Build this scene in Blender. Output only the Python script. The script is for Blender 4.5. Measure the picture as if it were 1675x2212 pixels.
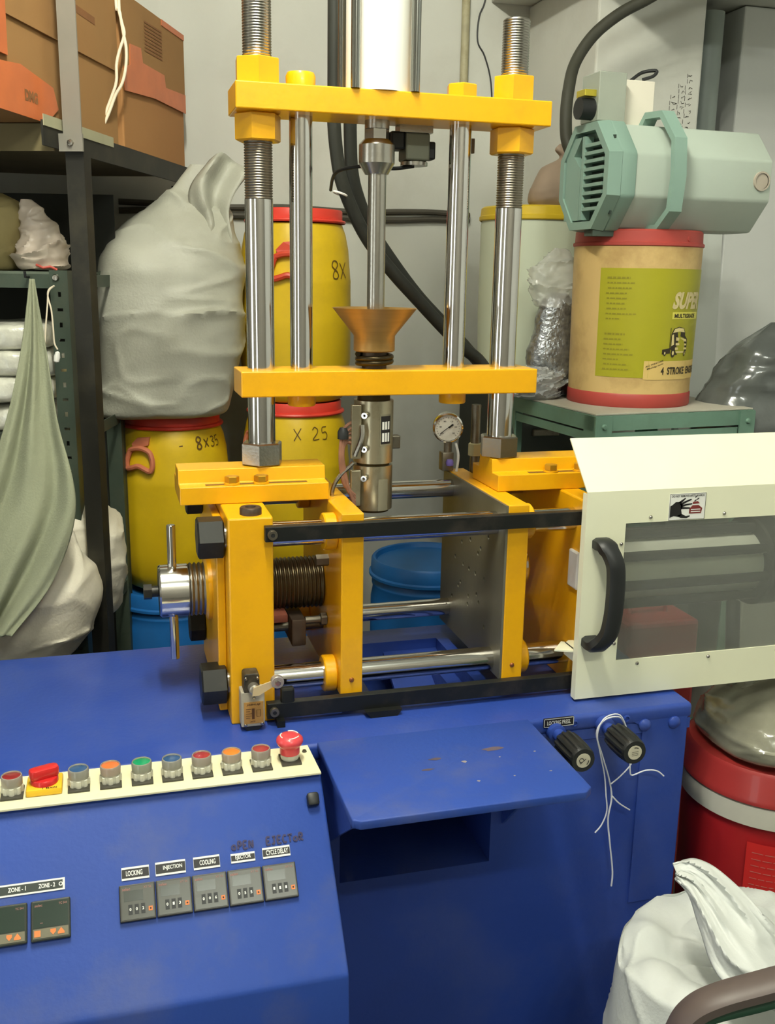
import bpy, bmesh, math, random
from mathutils import Vector, Matrix, noise
random.seed(7)
for o in list(bpy.data.objects): bpy.data.objects.remove(o)
S = bpy.context.scene
C = S.collection
PI = math.pi
V = Vector
# ------------------------------------------------------------------ camera
cam = bpy.data.cameras.new('camera'); camo = bpy.data.objects.new('camera', cam); C.objects.link(camo)
cam.sensor_fit = 'HORIZONTAL'; cam.sensor_width = 36.0; cam.lens = 2145.8 / 1675 * 36.0
cam.clip_start = 0.02; cam.clip_end = 50
_y, _p, _r = 0.274114, 0.234142, -0.01688
_f = V((math.sin(_y)*math.cos(_p), math.cos(_y)*math.cos(_p), -math.sin(_p)))
_r0 = V((math.cos(_y), -math.sin(_y), 0)); _d0 = _f.cross(_r0)
_rt = _r0*math.cos(_r) + _d0*math.sin(_r); _dn = -_r0*math.sin(_r) + _d0*math.cos(_r)
camo.matrix_world = Matrix(((_rt.x, -_dn.x, -_f.x, 0), (_rt.y, -_dn.y, -_f.y, 0), (_rt.z, -_dn.z, -_f.z, 1.55), (0, 0, 0, 1)))
S.camera = camo
# ------------------------------------------------------------------ world, lamps, exposure
w = bpy.data.worlds.new('world'); S.world = w; w.use_nodes = True
w.node_tree.nodes['Background'].inputs[0].default_value = (0.86, 0.92, 0.88, 1)
w.node_tree.nodes['Background'].inputs[1].default_value = 3.2
def area(name, loc, target, sx, sy, power, col):
    l = bpy.data.lights.new(name, 'AREA'); l.shape = 'RECTANGLE'; l.size = sx; l.size_y = sy
    l.energy = power; l.color = col
    o = bpy.data.objects.new(name, l); C.objects.link(o); o.location = loc
    d = V(target) - V(loc); o.rotation_euler = d.to_track_quat('-Z', 'Y').to_euler()
    return o
def tube_lamp(name, p0, p1, n, power, col, rad=.035):      # a fluorescent batten as a row of small round lamps
    for i in range(n):
        l = bpy.data.lights.new(name, 'POINT'); l.energy = power/n; l.color = col; l.shadow_soft_size = rad
        o = bpy.data.objects.new(name, l); C.objects.link(o); o.location = V(p0).lerp(V(p1), (i+.5)/n)
tube_lamp('ceiling_tube_lamp', (0.06, 0.60, 3.04), (0.12, 1.50, 3.04), 4, 120, (1.0, 0.975, 0.84))
tube_lamp('ceiling_tube_lamp', (0.10, -0.75, 2.95), (0.95, -0.75, 2.95), 3, 62, (0.97, 1.0, 0.90))
S.view_settings.view_transform = 'Standard'; S.view_settings.look = 'None'
S.view_settings.exposure = 0.16; S.view_settings.gamma = 1.0; S.view_settings.use_curve_mapping = False
S.cycles.use_denoising = True

# ------------------------------------------------------------------ materials
def lin(c):
    return tuple(((x/255)/12.92 if x/255 <= .04045 else ((x/255+.055)/1.055)**2.4) for x in c)
MATS = {}
def mat(name, rgb, rough=.5, metal=0., var=.12, scale=8., bump=0., bscale=60., coat=0., spec=.5, dirt=None, dirt_amt=0., dscale=3., trans=0., emit=0., aniso=None, ior=1.45, sss=0.):
    if name in MATS: return MATS[name]
    m = bpy.data.materials.new(name); m.use_nodes = True; nt = m.node_tree; N = nt.nodes; L = nt.links
    b = N['Principled BSDF']
    base = lin(rgb)
    tc = N.new('ShaderNodeTexCoord')
    mp = N.new('ShaderNodeMapping'); L.new(tc.outputs['Object'], mp.inputs[0])
    if aniso: mp.inputs['Scale'].default_value = aniso
    nz = N.new('ShaderNodeTexNoise'); nz.inputs['Scale'].default_value = scale; nz.inputs['Detail'].default_value = 5
    L.new(mp.outputs[0], nz.inputs['Vector'])
    rp = N.new('ShaderNodeValToRGB'); L.new(nz.outputs['Fac'], rp.inputs[0])
    rp.color_ramp.elements[0].position = .3; rp.color_ramp.elements[1].position = .7
    rp.color_ramp.elements[0].color = tuple(max(0, x*(1-var)) for x in base) + (1,)
    rp.color_ramp.elements[1].color = tuple(min(1, x*(1+var*.6)) for x in base) + (1,)
    out = rp.outputs[0]
    if dirt:
        n2 = N.new('ShaderNodeTexNoise'); n2.inputs['Scale'].default_value = dscale; n2.inputs['Detail'].default_value = 8
        n2.inputs['Roughness'].default_value = .65
        L.new(tc.outputs['Object'], n2.inputs['Vector'])
        r2 = N.new('ShaderNodeValToRGB'); L.new(n2.outputs['Fac'], r2.inputs[0])
        r2.color_ramp.elements[0].position = .48; r2.color_ramp.elements[0].color = (0, 0, 0, 1)
        r2.color_ramp.elements[1].position = .72; r2.color_ramp.elements[1].color = (dirt_amt,)*3 + (1,)
        mx = N.new('ShaderNodeMix'); mx.data_type = 'RGBA'
        L.new(r2.outputs[0], mx.inputs[0]); L.new(out, mx.inputs[6]); mx.inputs[7].default_value = lin(dirt) + (1,)
        out = mx.outputs[2]
    L.new(out, b.inputs['Base Color'])
    b.inputs['Roughness'].default_value = rough; b.inputs['Metallic'].default_value = metal
    b.inputs['Specular IOR Level'].default_value = spec
    b.inputs['Coat Weight'].default_value = coat; b.inputs['Coat Roughness'].default_value = .08
    b.inputs['Transmission Weight'].default_value = trans; b.inputs['IOR'].default_value = ior
    if sss: b.inputs['Subsurface Weight'].default_value = sss; b.inputs['Subsurface Radius'].default_value = (.02, .02, .02)
    if emit:
        b.inputs['Emission Color'].default_value = base + (1,); b.inputs['Emission Strength'].default_value = emit
    if bump:
        n3 = N.new('ShaderNodeTexNoise'); n3.inputs['Scale'].default_value = bscale; n3.inputs['Detail'].default_value = 4
        L.new(mp.outputs[0], n3.inputs['Vector'])
        bp = N.new('ShaderNodeBump'); bp.inputs['Strength'].default_value = bump; bp.inputs['Distance'].default_value = .004
        L.new(n3.outputs['Fac'], bp.inputs['Height']); L.new(bp.outputs[0], b.inputs['Normal'])
    MATS[name] = m
    return m
yel = mat('yellow_paint', (236, 172, 8), .36, var=.05, scale=5, bump=.06, bscale=90, coat=.25, dirt=(150, 105, 40), dirt_amt=.25, dscale=6)
blue = mat('blue_paint', (42, 70, 154), .42, var=.10, scale=4, bump=.10, bscale=110, coat=.12, dirt=(80, 92, 140), dirt_amt=.4, dscale=4)
blue_worn = mat('blue_paint_worn', (44, 74, 156), .5, var=.08, scale=4, bump=.10, bscale=110, coat=.0, spec=.35, dirt=(92, 98, 130), dirt_amt=.45, dscale=7)
chrome = mat('chrome', (214, 212, 208), .12, 1., var=.03)
steel = mat('machined_steel', (176, 172, 163), .26, 1., var=.08, scale=20, bump=.05, bscale=200)
dsteel = mat('dull_steel', (128, 122, 108), .42, .9, var=.2, scale=25, dirt=(80, 66, 44), dirt_amt=.6, dscale=18)
rust = mat('brown_oxide_steel', (92, 78, 66), .5, .7, var=.2, scale=20)
thread = mat('thread_steel', (150, 142, 128), .32, 1., var=.12, scale=30)
blackm = mat('black_oxide', (38, 38, 34), .42, .4, var=.2, scale=12, dirt=(92, 80, 66), dirt_amt=.3, dscale=20)
rail = mat('black_painted_rail', (26, 28, 26), .45, .2, var=.2, scale=10, dirt=(95, 84, 74), dirt_amt=.35, dscale=14)
plast = mat('black_plastic', (32, 34, 34), .45, var=.12, scale=10)
graypl = mat('grey_plastic', (62, 64, 60), .5, var=.06)
brass = mat('brass', (172, 136, 78), .42, .55, var=.08, scale=20, aniso=(1, 1, 12))
cream = mat('cream_enamel', (236, 236, 206), .35, var=.03, coat=.2)
creamd = mat('cream_strip', (240, 234, 196), .4, var=.03, dirt=(190, 180, 140), dirt_amt=.3, dscale=12)
whitep = mat('white_paint', (246, 246, 236), .3, var=.02, coat=.3)
white_ink = mat('white_ink', (235, 235, 228), .5, var=.02)
black_ink = mat('black_ink', (30, 28, 28), .5, var=.05)
marker = mat('marker_ink', (34, 26, 74), .5, var=.1)
pen = mat('pen_ink', (96, 70, 18), .6, var=.1)
pink_ink = mat('faded_pink_ink', (150, 104, 96), .6, var=.05)
orange_ink = mat('orange_ink', (226, 128, 66), .5, var=.05)
redp = mat('red_plastic', (205, 42, 42), .32, var=.06, coat=.3)
woven = mat('woven_sack', (168, 168, 154), .5, var=.08, scale=9, bump=.25, bscale=160, dirt=(134, 132, 114), dirt_amt=.4, dscale=4)
wovenw = mat('woven_sack_white', (206, 209, 205), .5, var=.05, scale=9, bump=.22, bscale=140, dirt=(190, 190, 184), dirt_amt=.3, dscale=5)

# ------------------------------------------------------------------ mesh builder
class B:
    def __init__(s): s.bm = bmesh.new()
    def quad(s, a, b, c, d):
        vs = [s.bm.verts.new(V(p)) for p in (a, b, c, d)]; return s.bm.faces.new(vs)
    def poly(s, pts):
        return s.bm.faces.new([s.bm.verts.new(V(p)) for p in pts])
    def box(s, x0, x1, y0, y1, z0, z1, bev=0., seg=2, M=None):
        t = bmesh.new()
        vs = [t.verts.new((x, y, z)) for z in (z0, z1) for y in (y0, y1) for x in (x0, x1)]
        for f in ((0, 2, 3, 1), (4, 5, 7, 6), (0, 1, 5, 4), (2, 6, 7, 3), (0, 4, 6, 2), (1, 3, 7, 5)):
            t.faces.new([vs[i] for i in f])
        if bev: bmesh.ops.bevel(t, geom=list(t.edges), offset=bev, segments=seg, affect='EDGES', profile=.5)
        s._merge(t, M); return s
    def _merge(s, t, M=None):
        if M is not None: bmesh.ops.transform(t, matrix=M, verts=t.verts)
        me = bpy.data.meshes.new('t'); t.to_mesh(me); t.free(); s.bm.from_mesh(me); bpy.data.meshes.remove(me)
    def lathe(s, prof, o=(0, 0, 0), axis=(0, 0, 1), seg=32, M=None, phase=0.):
        """prof: list of (r, h) along axis; r==0 ends are closed by fans"""
        t = bmesh.new(); q = V(axis).to_track_quat('Z', 'X'); o = V(o); rings = []
        for r, h in prof:
            if r <= 1e-7: rings.append([t.verts.new(o + q @ V((0, 0, h)))])
            else: rings.append([t.verts.new(o + q @ V((r*math.cos(phase+2*PI*i/seg), r*math.sin(phase+2*PI*i/seg), h))) for i in range(seg)])
        for a, b in zip(rings, rings[1:]):
            for i in range(seg):
                j = (i+1) % seg
                if len(a) == 1 and len(b) > 1: t.faces.new((a[0], b[j], b[i]))
                elif len(b) == 1 and len(a) > 1: t.faces.new((a[i], a[j], b[0]))
                elif len(a) > 1: t.faces.new((a[i], a[j], b[j], b[i]))
        bmesh.ops.recalc_face_normals(t, faces=t.faces)
        s._merge(t, M); return s
    def cyl(s, p0, p1, r, r1=None, seg=24, bev=0., phase=0.):
        p0 = V(p0); p1 = V(p1); d = p1-p0; h = d.length; r1 = r if r1 is None else r1
        if bev: pr = [(0, 0), (r-bev, 0), (r, bev), (r1, h-bev), (r1-bev, h), (0, h)]
        else: pr = [(0, 0), (r, 0), (r1, h), (0, h)]
        return s.lathe(pr, p0, d, seg, phase=phase)
    def hexa(s, p0, p1, r, ch=.15, phase=0.):
        """hexagon nut, r = across-corners radius"""
        p0 = V(p0); p1 = V(p1); d = p1-p0; h = d.length; c = r*ch
        return s.lathe([(0, 0), (r-c, 0), (r, c*.6), (r, h-c*.6), (r-c, h), (0, h)], p0, d, 6, phase=phase)
    def tube(s, pts, r, seg=10, closed=False, caps=True):
        t = bmesh.new(); P = [V(p) for p in pts]; n = len(P); rings = []; up = None
        R = r if isinstance(r, (list, tuple)) else [r]*n
        for i, p in enumerate(P):
            a = P[i-1] if (i > 0 or closed) else P[i]; b = P[(i+1) % n] if (i < n-1 or closed) else P[i]
            d = (b-a).normalized()
            if up is None: up = d.orthogonal()
            up = (up - d*up.dot(d))
            if up.length < 1e-6: up = d.orthogonal()
            up.normalize(); sd = d.cross(up)
            rings.append([t.verts.new(p + R[i]*(up*math.cos(2*PI*k/seg)+sd*math.sin(2*PI*k/seg))) for k in range(seg)])
        for i in range(n if closed else n-1):
            a = rings[i]; b = rings[(i+1) % n]
            for k in range(seg): t.faces.new((a[k], a[(k+1) % seg], b[(k+1) % seg], b[k]))
        if caps and not closed: t.faces.new(rings[0][::-1]); t.faces.new(rings[-1])
        bmesh.ops.recalc_face_normals(t, faces=t.faces)
        s._merge(t); return s
    def prism(s, pts2, fn, d0, d1, bev=0., seg=2):
        """pts2 outline in 2D, fn(u,v,d)->3D, extruded from d0 to d1"""
        t = bmesh.new()
        a = [t.verts.new(V(fn(u, v, d0))) for u, v in pts2]; b = [t.verts.new(V(fn(u, v, d1))) for u, v in pts2]; n = len(a)
        t.faces.new(a[::-1]); t.faces.new(b)
        for i in range(n): t.faces.new((a[i], a[(i+1) % n], b[(i+1) % n], b[i]))
        bmesh.ops.recalc_face_normals(t, faces=t.faces)
        if bev: bmesh.ops.bevel(t, geom=list(t.edges), offset=bev, segments=seg, affect='EDGES', profile=.5)
        s._merge(t); return s
    def frame(s, o, i, fn, d0, d1, bev=0.):
        """rectangular plate (u0,u1,v0,v1) with a rectangular hole"""
        t = bmesh.new()
        def ring(r, d): return [t.verts.new(V(fn(u, v, d))) for u, v in ((r[0], r[2]), (r[1], r[2]), (r[1], r[3]), (r[0], r[3]))]
        A = ring(o, d0); Bq = ring(i, d0); Cc = ring(o, d1); D = ring(i, d1)
        for k in range(4):
            j = (k+1) % 4
            t.faces.new((A[k], A[j], Bq[j], Bq[k])); t.faces.new((Cc[k], D[k], D[j], Cc[j]))
            t.faces.new((A[k], Cc[k], Cc[j], A[j])); t.faces.new((Bq[k], Bq[j], D[j], D[k]))
        bmesh.ops.recalc_face_normals(t, faces=t.faces)
        if bev:
            eo = [e for e in t.edges if all(v in A or v in Cc for v in e.verts)]
            bmesh.ops.bevel(t, geom=eo, offset=bev, segments=3, affect='EDGES', profile=.5)
        s._merge(t); return s
    def grid(s, fn, nu, nv, wrap=False):
        """fn(i/nu, j/nv)->point"""
        t = s.bm; rows = []
        for j in range(nv+1): rows.append([t.verts.new(V(fn(i/nu, j/nv))) for i in range(nu if wrap else nu+1)])
        for j in range(nv):
            for i in range(nu):
                k = (i+1) % nu if wrap else i+1
                t.faces.new((rows[j][i], rows[j][k], rows[j+1][k], rows[j+1][i]))
        return rows
    def ribbon(s, pts, wd, fn, lift=.0006):
        """flat stroke on surface fn(u,v,d); pts in uv"""
        P = [V((a, b, 0)) for a, b in pts]; L = []; n = len(P)
        for i, p in enumerate(P):
            d = (P[min(i+1, n-1)]-P[max(i-1, 0)]); d = d.normalized() if d.length > 0 else V((1, 0, 0))
            q = V((-d.y, d.x, 0))*wd*.5
            L.append((s.bm.verts.new(V(fn(p.x+q.x, p.y+q.y, lift))), s.bm.verts.new(V(fn(p.x-q.x, p.y-q.y, lift)))))
        for a, b in zip(L, L[1:]): s.bm.faces.new((a[0], a[1], b[1], b[0]))
        return s
    def obj(s, name, m, parent=None, smooth=40, solid=0.):
        me = bpy.data.meshes.new(name)
        if len(s.bm.faces) and smooth:
            for f in s.bm.faces: f.smooth = True
        s.bm.to_mesh(me); s.bm.free()
        if smooth: me.set_sharp_from_angle(angle=math.radians(smooth))
        if m is not None: me.materials.append(m)
        o = bpy.data.objects.new(name, me); C.objects.link(o)
        if parent is not None:
            o.parent = parent
            o.matrix_parent_inverse = WM.get(parent, Matrix.Identity(4)).inverted()
        if solid:
            md = o.modifiers.new('thickness', 'SOLIDIFY'); md.thickness = solid; md.offset = 0
        return o
WM = {}
def thing(name, label, cat, loc=(0, 0, 0), group=None):
    o = bpy.data.objects.new(name, None); C.objects.link(o); o.location = loc; o.empty_display_size = .05
    WM[o] = Matrix.Translation(V(loc)); o['label'] = label; o['category'] = cat
    if group: o['group'] = group
    return o
def tag(o, label, cat, group=None):
    o['label'] = label; o['category'] = cat
    if group: o['group'] = group
    return o
def lab(o, l): o['label'] = l; return o
def struct(o): o['kind'] = 'structure'; return o
def copy_tree(root, delta, parent=None):
    """copy a part/thing with its children; delta is a world translation"""
    c = root.copy(); C.objects.link(c)
    if parent is not None: c.parent = parent
    c.location = V(root.location) + V(delta)
    for ch in list(root.children):
        k = ch.copy(); C.objects.link(k); k.parent = c
        for g in list(ch.children):
            h = g.copy(); C.objects.link(h); h.parent = k
    return c
def smooth_path(pts, n=8):
    P = [V(p) for p in pts]; out = []
    for i in range(len(P)-1):
        p0 = P[max(i-1, 0)]; p1 = P[i]; p2 = P[i+1]; p3 = P[min(i+2, len(P)-1)]
        for k in range(n):
            t = k/n
            out.append(.5*((2*p1)+(-p0+p2)*t+(2*p0-5*p1+4*p2-p3)*t*t+(-p0+3*p1-3*p2+p3)*t**3))
    out.append(P[-1]); return out
_txt = {}
def text_geo(s, bold=0.):
    k = (s, bold)
    if k in _txt: return _txt[k]
    cu = bpy.data.curves.new('t', 'FONT'); cu.body = s; cu.size = 1; cu.offset = bold; cu.resolution_u = 3; cu.fill_mode = 'FRONT'
    o = bpy.data.objects.new('t', cu); C.objects.link(o)
    me = bpy.data.meshes.new_from_object(o)
    vs = [tuple(v.co) for v in me.vertices]; fs = [tuple(p.vertices) for p in me.polygons]
    bpy.data.objects.remove(o); bpy.data.curves.remove(cu); bpy.data.meshes.remove(me)
    xs = [v[0] for v in vs] or [0, 1]; ys = [v[1] for v in vs] or [0, 1]
    _txt[k] = (vs, fs, min(xs), max(xs), min(ys), max(ys)); return _txt[k]
def text(b, s, u0, u1, v0, v1, fn, bold=.02, lift=.0005, shear=0., clip=None):
    """text stretched into the rectangle u0..u1, v0..v1 of surface fn"""
    vs, fs, a, c, d, e = text_geo(s, bold)
    nv = []
    for x, y, z in vs:
        uu = (x-a)/(c-a); vv = (y-d)/(e-d)
        nv.append(b.bm.verts.new(V(fn(u0+(u1-u0)*uu+shear*vv*(v1-v0), v0+(v1-v0)*vv, lift))))
    for f in fs:
        try: b.bm.faces.new([nv[i] for i in f])
        except ValueError: pass
def plane_fn(o, u, v):
    o = V(o); u = V(u).normalized(); v = V(v).normalized(); n = u.cross(v)
    return lambda a, b, d: o + u*a + v*b + n*d
def boolean_cut(o, cutter):
    md = o.modifiers.new('cut', 'BOOLEAN'); md.operation = 'DIFFERENCE'; md.object = cutter; md.solver = 'EXACT'
    dg = bpy.context.evaluated_depsgraph_get(); me = bpy.data.meshes.new_from_object(o.evaluated_get(dg))
    o.modifiers.clear(); old = o.data; o.data = me; me.name = old.name; bpy.data.objects.remove(cutter)
    return o
HAND = {
 '8': [[(.5, .5), (.15, .72), (.3, 1), (.65, .98), (.75, .75), (.3, .35), (.25, .08), (.55, 0), (.8, .15), (.72, .38), (.5, .5)]],
 'X': [[(0, .9), (.8, .05)], [(.85, .95), (.05, 0)]],
 '3': [[(.1, .9), (.45, 1), (.7, .8), (.35, .55), (.7, .4), (.65, .1), (.3, 0), (.05, .12)]],
 '5': [[(.75, 1), (.2, .95), (.15, .55), (.55, .6), (.75, .35), (.55, .05), (.1, .05)]],
 '2': [[(.1, .8), (.35, 1), (.7, .85), (.65, .55), (.1, .05), (.85, .08)]],
 '-': [[(0, .35), (.8, .42)]],
 'o': [[(.4, .0), (.1, .2), (.15, .5), (.5, .62), (.75, .4), (.65, .1), (.4, 0)]],
 'P': [[(.15, 0), (.2, 1), (.65, .95), (.7, .55), (.2, .45)]],
 'E': [[(.75, 1), (.15, .98), (.15, .02), (.8, .05)], [(.15, .5), (.6, .52)]],
 'N': [[(.1, 0), (.15, 1), (.7, .05), (.75, 1)]],
 'J': [[(.15, 1), (.8, 1)], [(.5, 1), (.5, .15), (.3, 0), (.1, .15)]],
 'C': [[(.75, .9), (.35, 1), (.1, .5), (.35, .0), (.8, .1)]],
 'T': [[(.0, .98), (.85, 1)], [(.42, 1), (.42, 0)]],
 'R': [[(.15, 0), (.15, 1), (.65, .95), (.65, .6), (.15, .5), (.8, 0)]],
 ' ': []}
def hand(s, u, v, hgt, wd, fn, m, parent, name='pen_character', pitch=.95, lift=.0006):
    for ch in s:
        b = B()
        for st in HAND[ch]:
            pts = smooth_path([(a*hgt*.75, c*hgt, 0) for a, c in st], 4) if len(st) > 2 else [V((a*hgt*.75, c*hgt, 0)) for a, c in st]
            b.ribbon([(u+p.x, v+p.y) for p in pts], wd, fn, lift)
        if HAND[ch]: b.obj(name, m, parent, smooth=0)
        else: b.bm.free()
        u += hgt*pitch*(.75 if ch != ' ' else .6)
# ================================================================== the setting
wallm = mat('wall_plaster', (196, 197, 188), .8, var=.07, scale=2.2, bump=.12, bscale=35, dirt=(168, 166, 154), dirt_amt=.45, dscale=2.5)
wallr = mat('wall_plaster_white', (214, 216, 212), .8, var=.05, scale=2, bump=.1, bscale=35, dirt=(180, 182, 176), dirt_amt=.4, dscale=2)
ceilm = mat('ceiling_plaster', (182, 184, 176), .85, var=.06, scale=2)
floorm = mat('concrete_floor', (98, 96, 90), .75, var=.2, scale=4, bump=.2, bscale=30, dirt=(60, 58, 54), dirt_amt=.6)
X0, X1, Y0, Y1, ZC = -1.55, 2.60, -1.5, 3.25, 3.15
struct(B().box(X0-.1, X1+.1, Y0-.1, Y1+.1, -.1, 0).obj('floor', floorm, smooth=0))
struct(B().box(X0-.1, X1+.1, Y0-.1, Y1+.1, ZC, ZC+.1).obj('ceiling', ceilm, smooth=0))
struct(B().box(X0-.1, X1+.1, Y1, Y1+.1, 0, ZC).obj('wall_back', wallm, smooth=0))
struct(B().box(X1, X1+.1, Y0, Y1, 0, ZC).obj('wall_right', wallr, smooth=0))
b = B()      # left wall; unseen doorway and window added so daylight streaks the chrome
b.box(X0-.1, X0, Y0, -.95, 0, ZC); b.box(X0-.1, X0, -.95, -.10, 2.10, ZC); b.box(X0-.1, X0, -.10, 1.05, 0, ZC)
b.box(X0-.1, X0, 1.05, 1.60, 0, .95); b.box(X0-.1, X0, 1.05, 1.60, 2.15, ZC); b.box(X0-.1, X0, 1.60, Y1, 0, ZC)
walld = mat('wall_toned_dark', (148, 144, 134), .85, var=.15, scale=2)  # unseen walls, tone darkened for contrast in the chrome reflections
struct(b.obj('wall_left', walld, smooth=0))
woodm = mat('door_wood', (110, 84, 60), .6, var=.2, scale=6)
b = B(); b.frame((-.949, -.101, .001, 2.099), (-.90, -.15, .02, 2.05), lambda u, v, d: (d, u, v), X0-.09, X0-.01); struct(b.obj('added_door_1', woodm, smooth=0))
b = B(); b.frame((1.051, 1.599, .951, 2.149), (1.09, 1.56, .99, 2.11), lambda u, v, d: (d, u, v), X0-.09, X0-.01); struct(b.obj('added_window_1', woodm, smooth=0))
struct(B().box(X0, X1, Y0-.1, Y0, 0, ZC).obj('wall_front', mat('wall_toned_dark', (148, 144, 134), .85, var=.15, scale=2), smooth=0))
# concrete pier in the right-hand corner and the loft slab above it
pier = struct(B().box(1.36, 1.70, 2.75, Y1-.001, 0, 2.397, bev=.006).obj('trim_1', wallm, smooth=0))
slab = struct(B().box(1.228, X1-.001, 2.32, Y1-.001, 2.40, 2.52, bev=.006).obj('trim_2', wallm, smooth=0))
struct(B().box(1.99, X1-.001, 3.0, Y1-.001, 0, 2.397, bev=.006).obj('trim_3', wallr, smooth=0))
# scribbled pencil lettering that runs up the pier
b = B(); fn = plane_fn((1.672, 2.7495, 1.93), (0, 0, 1), (-1, 0, 0))
random.seed(5)
for row in range(3):
    u = 0.0 + row*.01
    while u < .20 - row*.03:
        hh = .017 + random.random()*.006
        st = [(u+random.uniform(0, .010), -.002+row*.024+random.uniform(0, hh)) for k in range(4)]
        b.ribbon(st, .0018, fn); b.ribbon([(u, row*.024+hh), (u+.012, row*.024+hh)], .0016, fn)
        u += random.uniform(.012, .018)
lab(b.obj('pencil_lettering', mat('pencil', (96, 94, 88), .7), pier, smooth=0), 'scribbled pencil lettering')
# conduit and wires on the back wall
b = B(); b.tube([(1.140, 3.236, 1.96), (1.140, 3.236, 3.14)], .013, 12)
tag(b.obj('conduit_pipe', mat('stained_conduit', (176, 170, 138), .6, var=.3, scale=9, dirt=(110, 100, 66), dirt_amt=.8, dscale=9)), 'stained vertical conduit on the back wall above the yellow crosshead', 'pipe')
b = B()
pts = [(1.192, 3.247, 3.1), (1.199, 3.247, 2.63), (1.21, 3.247, 2.427), (1.189, 3.247, 2.355), (1.187, 3.247, 2.283), (1.213, 3.247, 2.24), (1.238, 3.247, 2.16), (1.249, 3.247, 2.014)]
b.tube(smooth_path(pts, 5), .0025, 6)
tag(b.obj('wire', plast), 'thin black wire hanging crooked down the back wall', 'wire')
w_ = thing('wall_cable', 'pair of dark cables running level along the back wall', 'cable', (.7, 3.235, 1.727))
for k, dz in enumerate((0, .022)):
    pts = [(.05+.125*i, 3.237, 1.727+dz+.004*math.sin(i*1.7+k)) for i in range(10)]
    B().tube(smooth_path(pts, 4), .009, 8).obj('cable', mat('dark_cable', (70, 66, 56), .6), w_)
# skirting where walls meet floor
struct(B().box(X0+.001, 1.355, Y1-.016, Y1-.001, .0005, .10, bev=.003).obj('baseboard_back', wallr, smooth=0))
# ================================================================== the moulding machine
MX = thing('injection_moulding_machine', 'blue and yellow hand-fed injection moulding machine with chrome columns and a cream guard', 'machine', (.36, 1.65, 0))
YC = 1.72
# ---- base cabinet and table
ZT = .811
b = B()
XL = -.72
b.box(XL, .335, 1.452, 1.93, .0, .780); b.box(.605, .979, 1.452, 1.93, .0, .780); b.box(.335, .605, 1.452, 1.93, .0, .548)
b.box(.335, .605, 1.905, 1.93, .548, .780)
b.obj('cabinet', blue, MX, smooth=0)
xy = lambda u, v, d: (u, v, d)
B().frame((XL, .985, 1.447, 1.945), (.43, .635, 1.60, 1.865), xy, .781, ZT, bev=.008).obj('table_top', blue, MX, smooth=50)
b = B()
b.prism([(1.60, .79), (1.865, .70), (1.865, .69), (1.60, .78)], lambda u, v, d: (d, u, v), .43, .52)
b.prism([(1.865, .79), (1.60, .66), (1.60, .65), (1.865, .78)], lambda u, v, d: (d, u, v), .52, .635)
b.obj('chute', blue, MX, smooth=0)
B().box(XL, .983, 1.4495, 1.4525, .762, .782, bev=.001).obj('front_lip', blue, MX, smooth=0)
# right-hand cover plate with bolts
cp = B().prism([(.862, .800), (.975, .800), (.975, .42), (.886, .42), (.886, .775), (.862, .79)], lambda u, v, d: (u, d, v), 1.4475, 1.4525).obj('cover_plate', blue, MX, smooth=0)
for (x, z, r) in ((.889, .779, .0115), (.948, .778, .0115)):
    B().lathe([(0, .008), (r*.6, .007), (r, .003), (r, 0), (0, 0)], (x, 1.4475, z), (0, -1, 0), 16).obj('bolt', blue, cp)
for (x, z) in ((.852, .795), (.751, .797), (.868, .715), (.70, .715)):
    q = B().lathe([(0, .003), (.0035, .003), (.0045, .007), (.007, .006), (.007, 0), (0, 0)], (x, 1.4515, z), (0, -1, 0), 12).obj('socket_screw', blue if z > .75 else dsteel, MX)
# name plate LOCKING PRESS.
pf = plane_fn((.693, 1.4495, .803), (1, 0, 0), (0, 0, 1))
pl = B().box(.692, .748, 1.4440, 1.4475, .7965, .8120).obj('name_plate', black_ink, MX, smooth=0); lab(pl, 'small black plate reading LOCKING PRESS.')
pf = plane_fn((.692, 1.4439, .7965), (1, 0, 0), (0, 0, 1))
b = B()
for q in (((0, .0005), (.056, .0005)), ((0, .015), (.056, .015)), ((.0005, 0), (.0005, .0155)), ((.0555, 0), (.0555, .0155))): b.ribbon(q, .001, pf, .0003)
text(b, 'LOCKING PRESS.', .006, .050, .004, .0115, pf, .01, .0003)
b.obj('lettering', white_ink, pl, smooth=0)
# ---- console
def cface(u, v, d):      # point on the sloped console face: u = x, v = distance down from the strip edge
    ny, nz = -.7263, .6874
    return V((u, 1.362 - v*.6874 + d*ny, .806 - v*.7263 + d*nz))
cf = lambda u, v, d: cface(u, -v, d)      # v upward
prof = [(1.446, .806), (1.372, .8085), (1.364, .8065), (1.360, .802), (1.170, .603), (1.166, .597), (1.160, .52), (1.175, .02), (1.446, .02)]
con = B().prism(prof, lambda u, v, d: (d, u, v), XL, .284, bev=.0035).obj('console', blue_worn, MX, smooth=50)
st = B().box(XL, .280, 1.374, 1.446, .8065, .8105, bev=.001)
strip = B().prism([(XL, 1.352), (.2825, 1.352), (.2795, 1.446), (XL, 1.446)], lambda u, v, d: (u, v, d), .8088, .8125, bev=.0008).obj('button_strip', creamd, MX, smooth=0)
st.bm.free()
B().lathe([(0, .003), (.003, .003), (.004, 0)], (.270, 1.424, .8124), (0, 0, 1), 12).obj('strip_screw', dsteel, MX)
gl = {}
def lensmat(n, c):
    return mat('lens_'+n, c, .25, var=.05, coat=.5, spec=.6)
lens_ring = mat('clear_bezel', (200, 196, 180), .2, var=.05, trans=.55, coat=.3)
skirt = mat('grey_skirt', (206, 204, 188), .4, var=.05)
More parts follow.
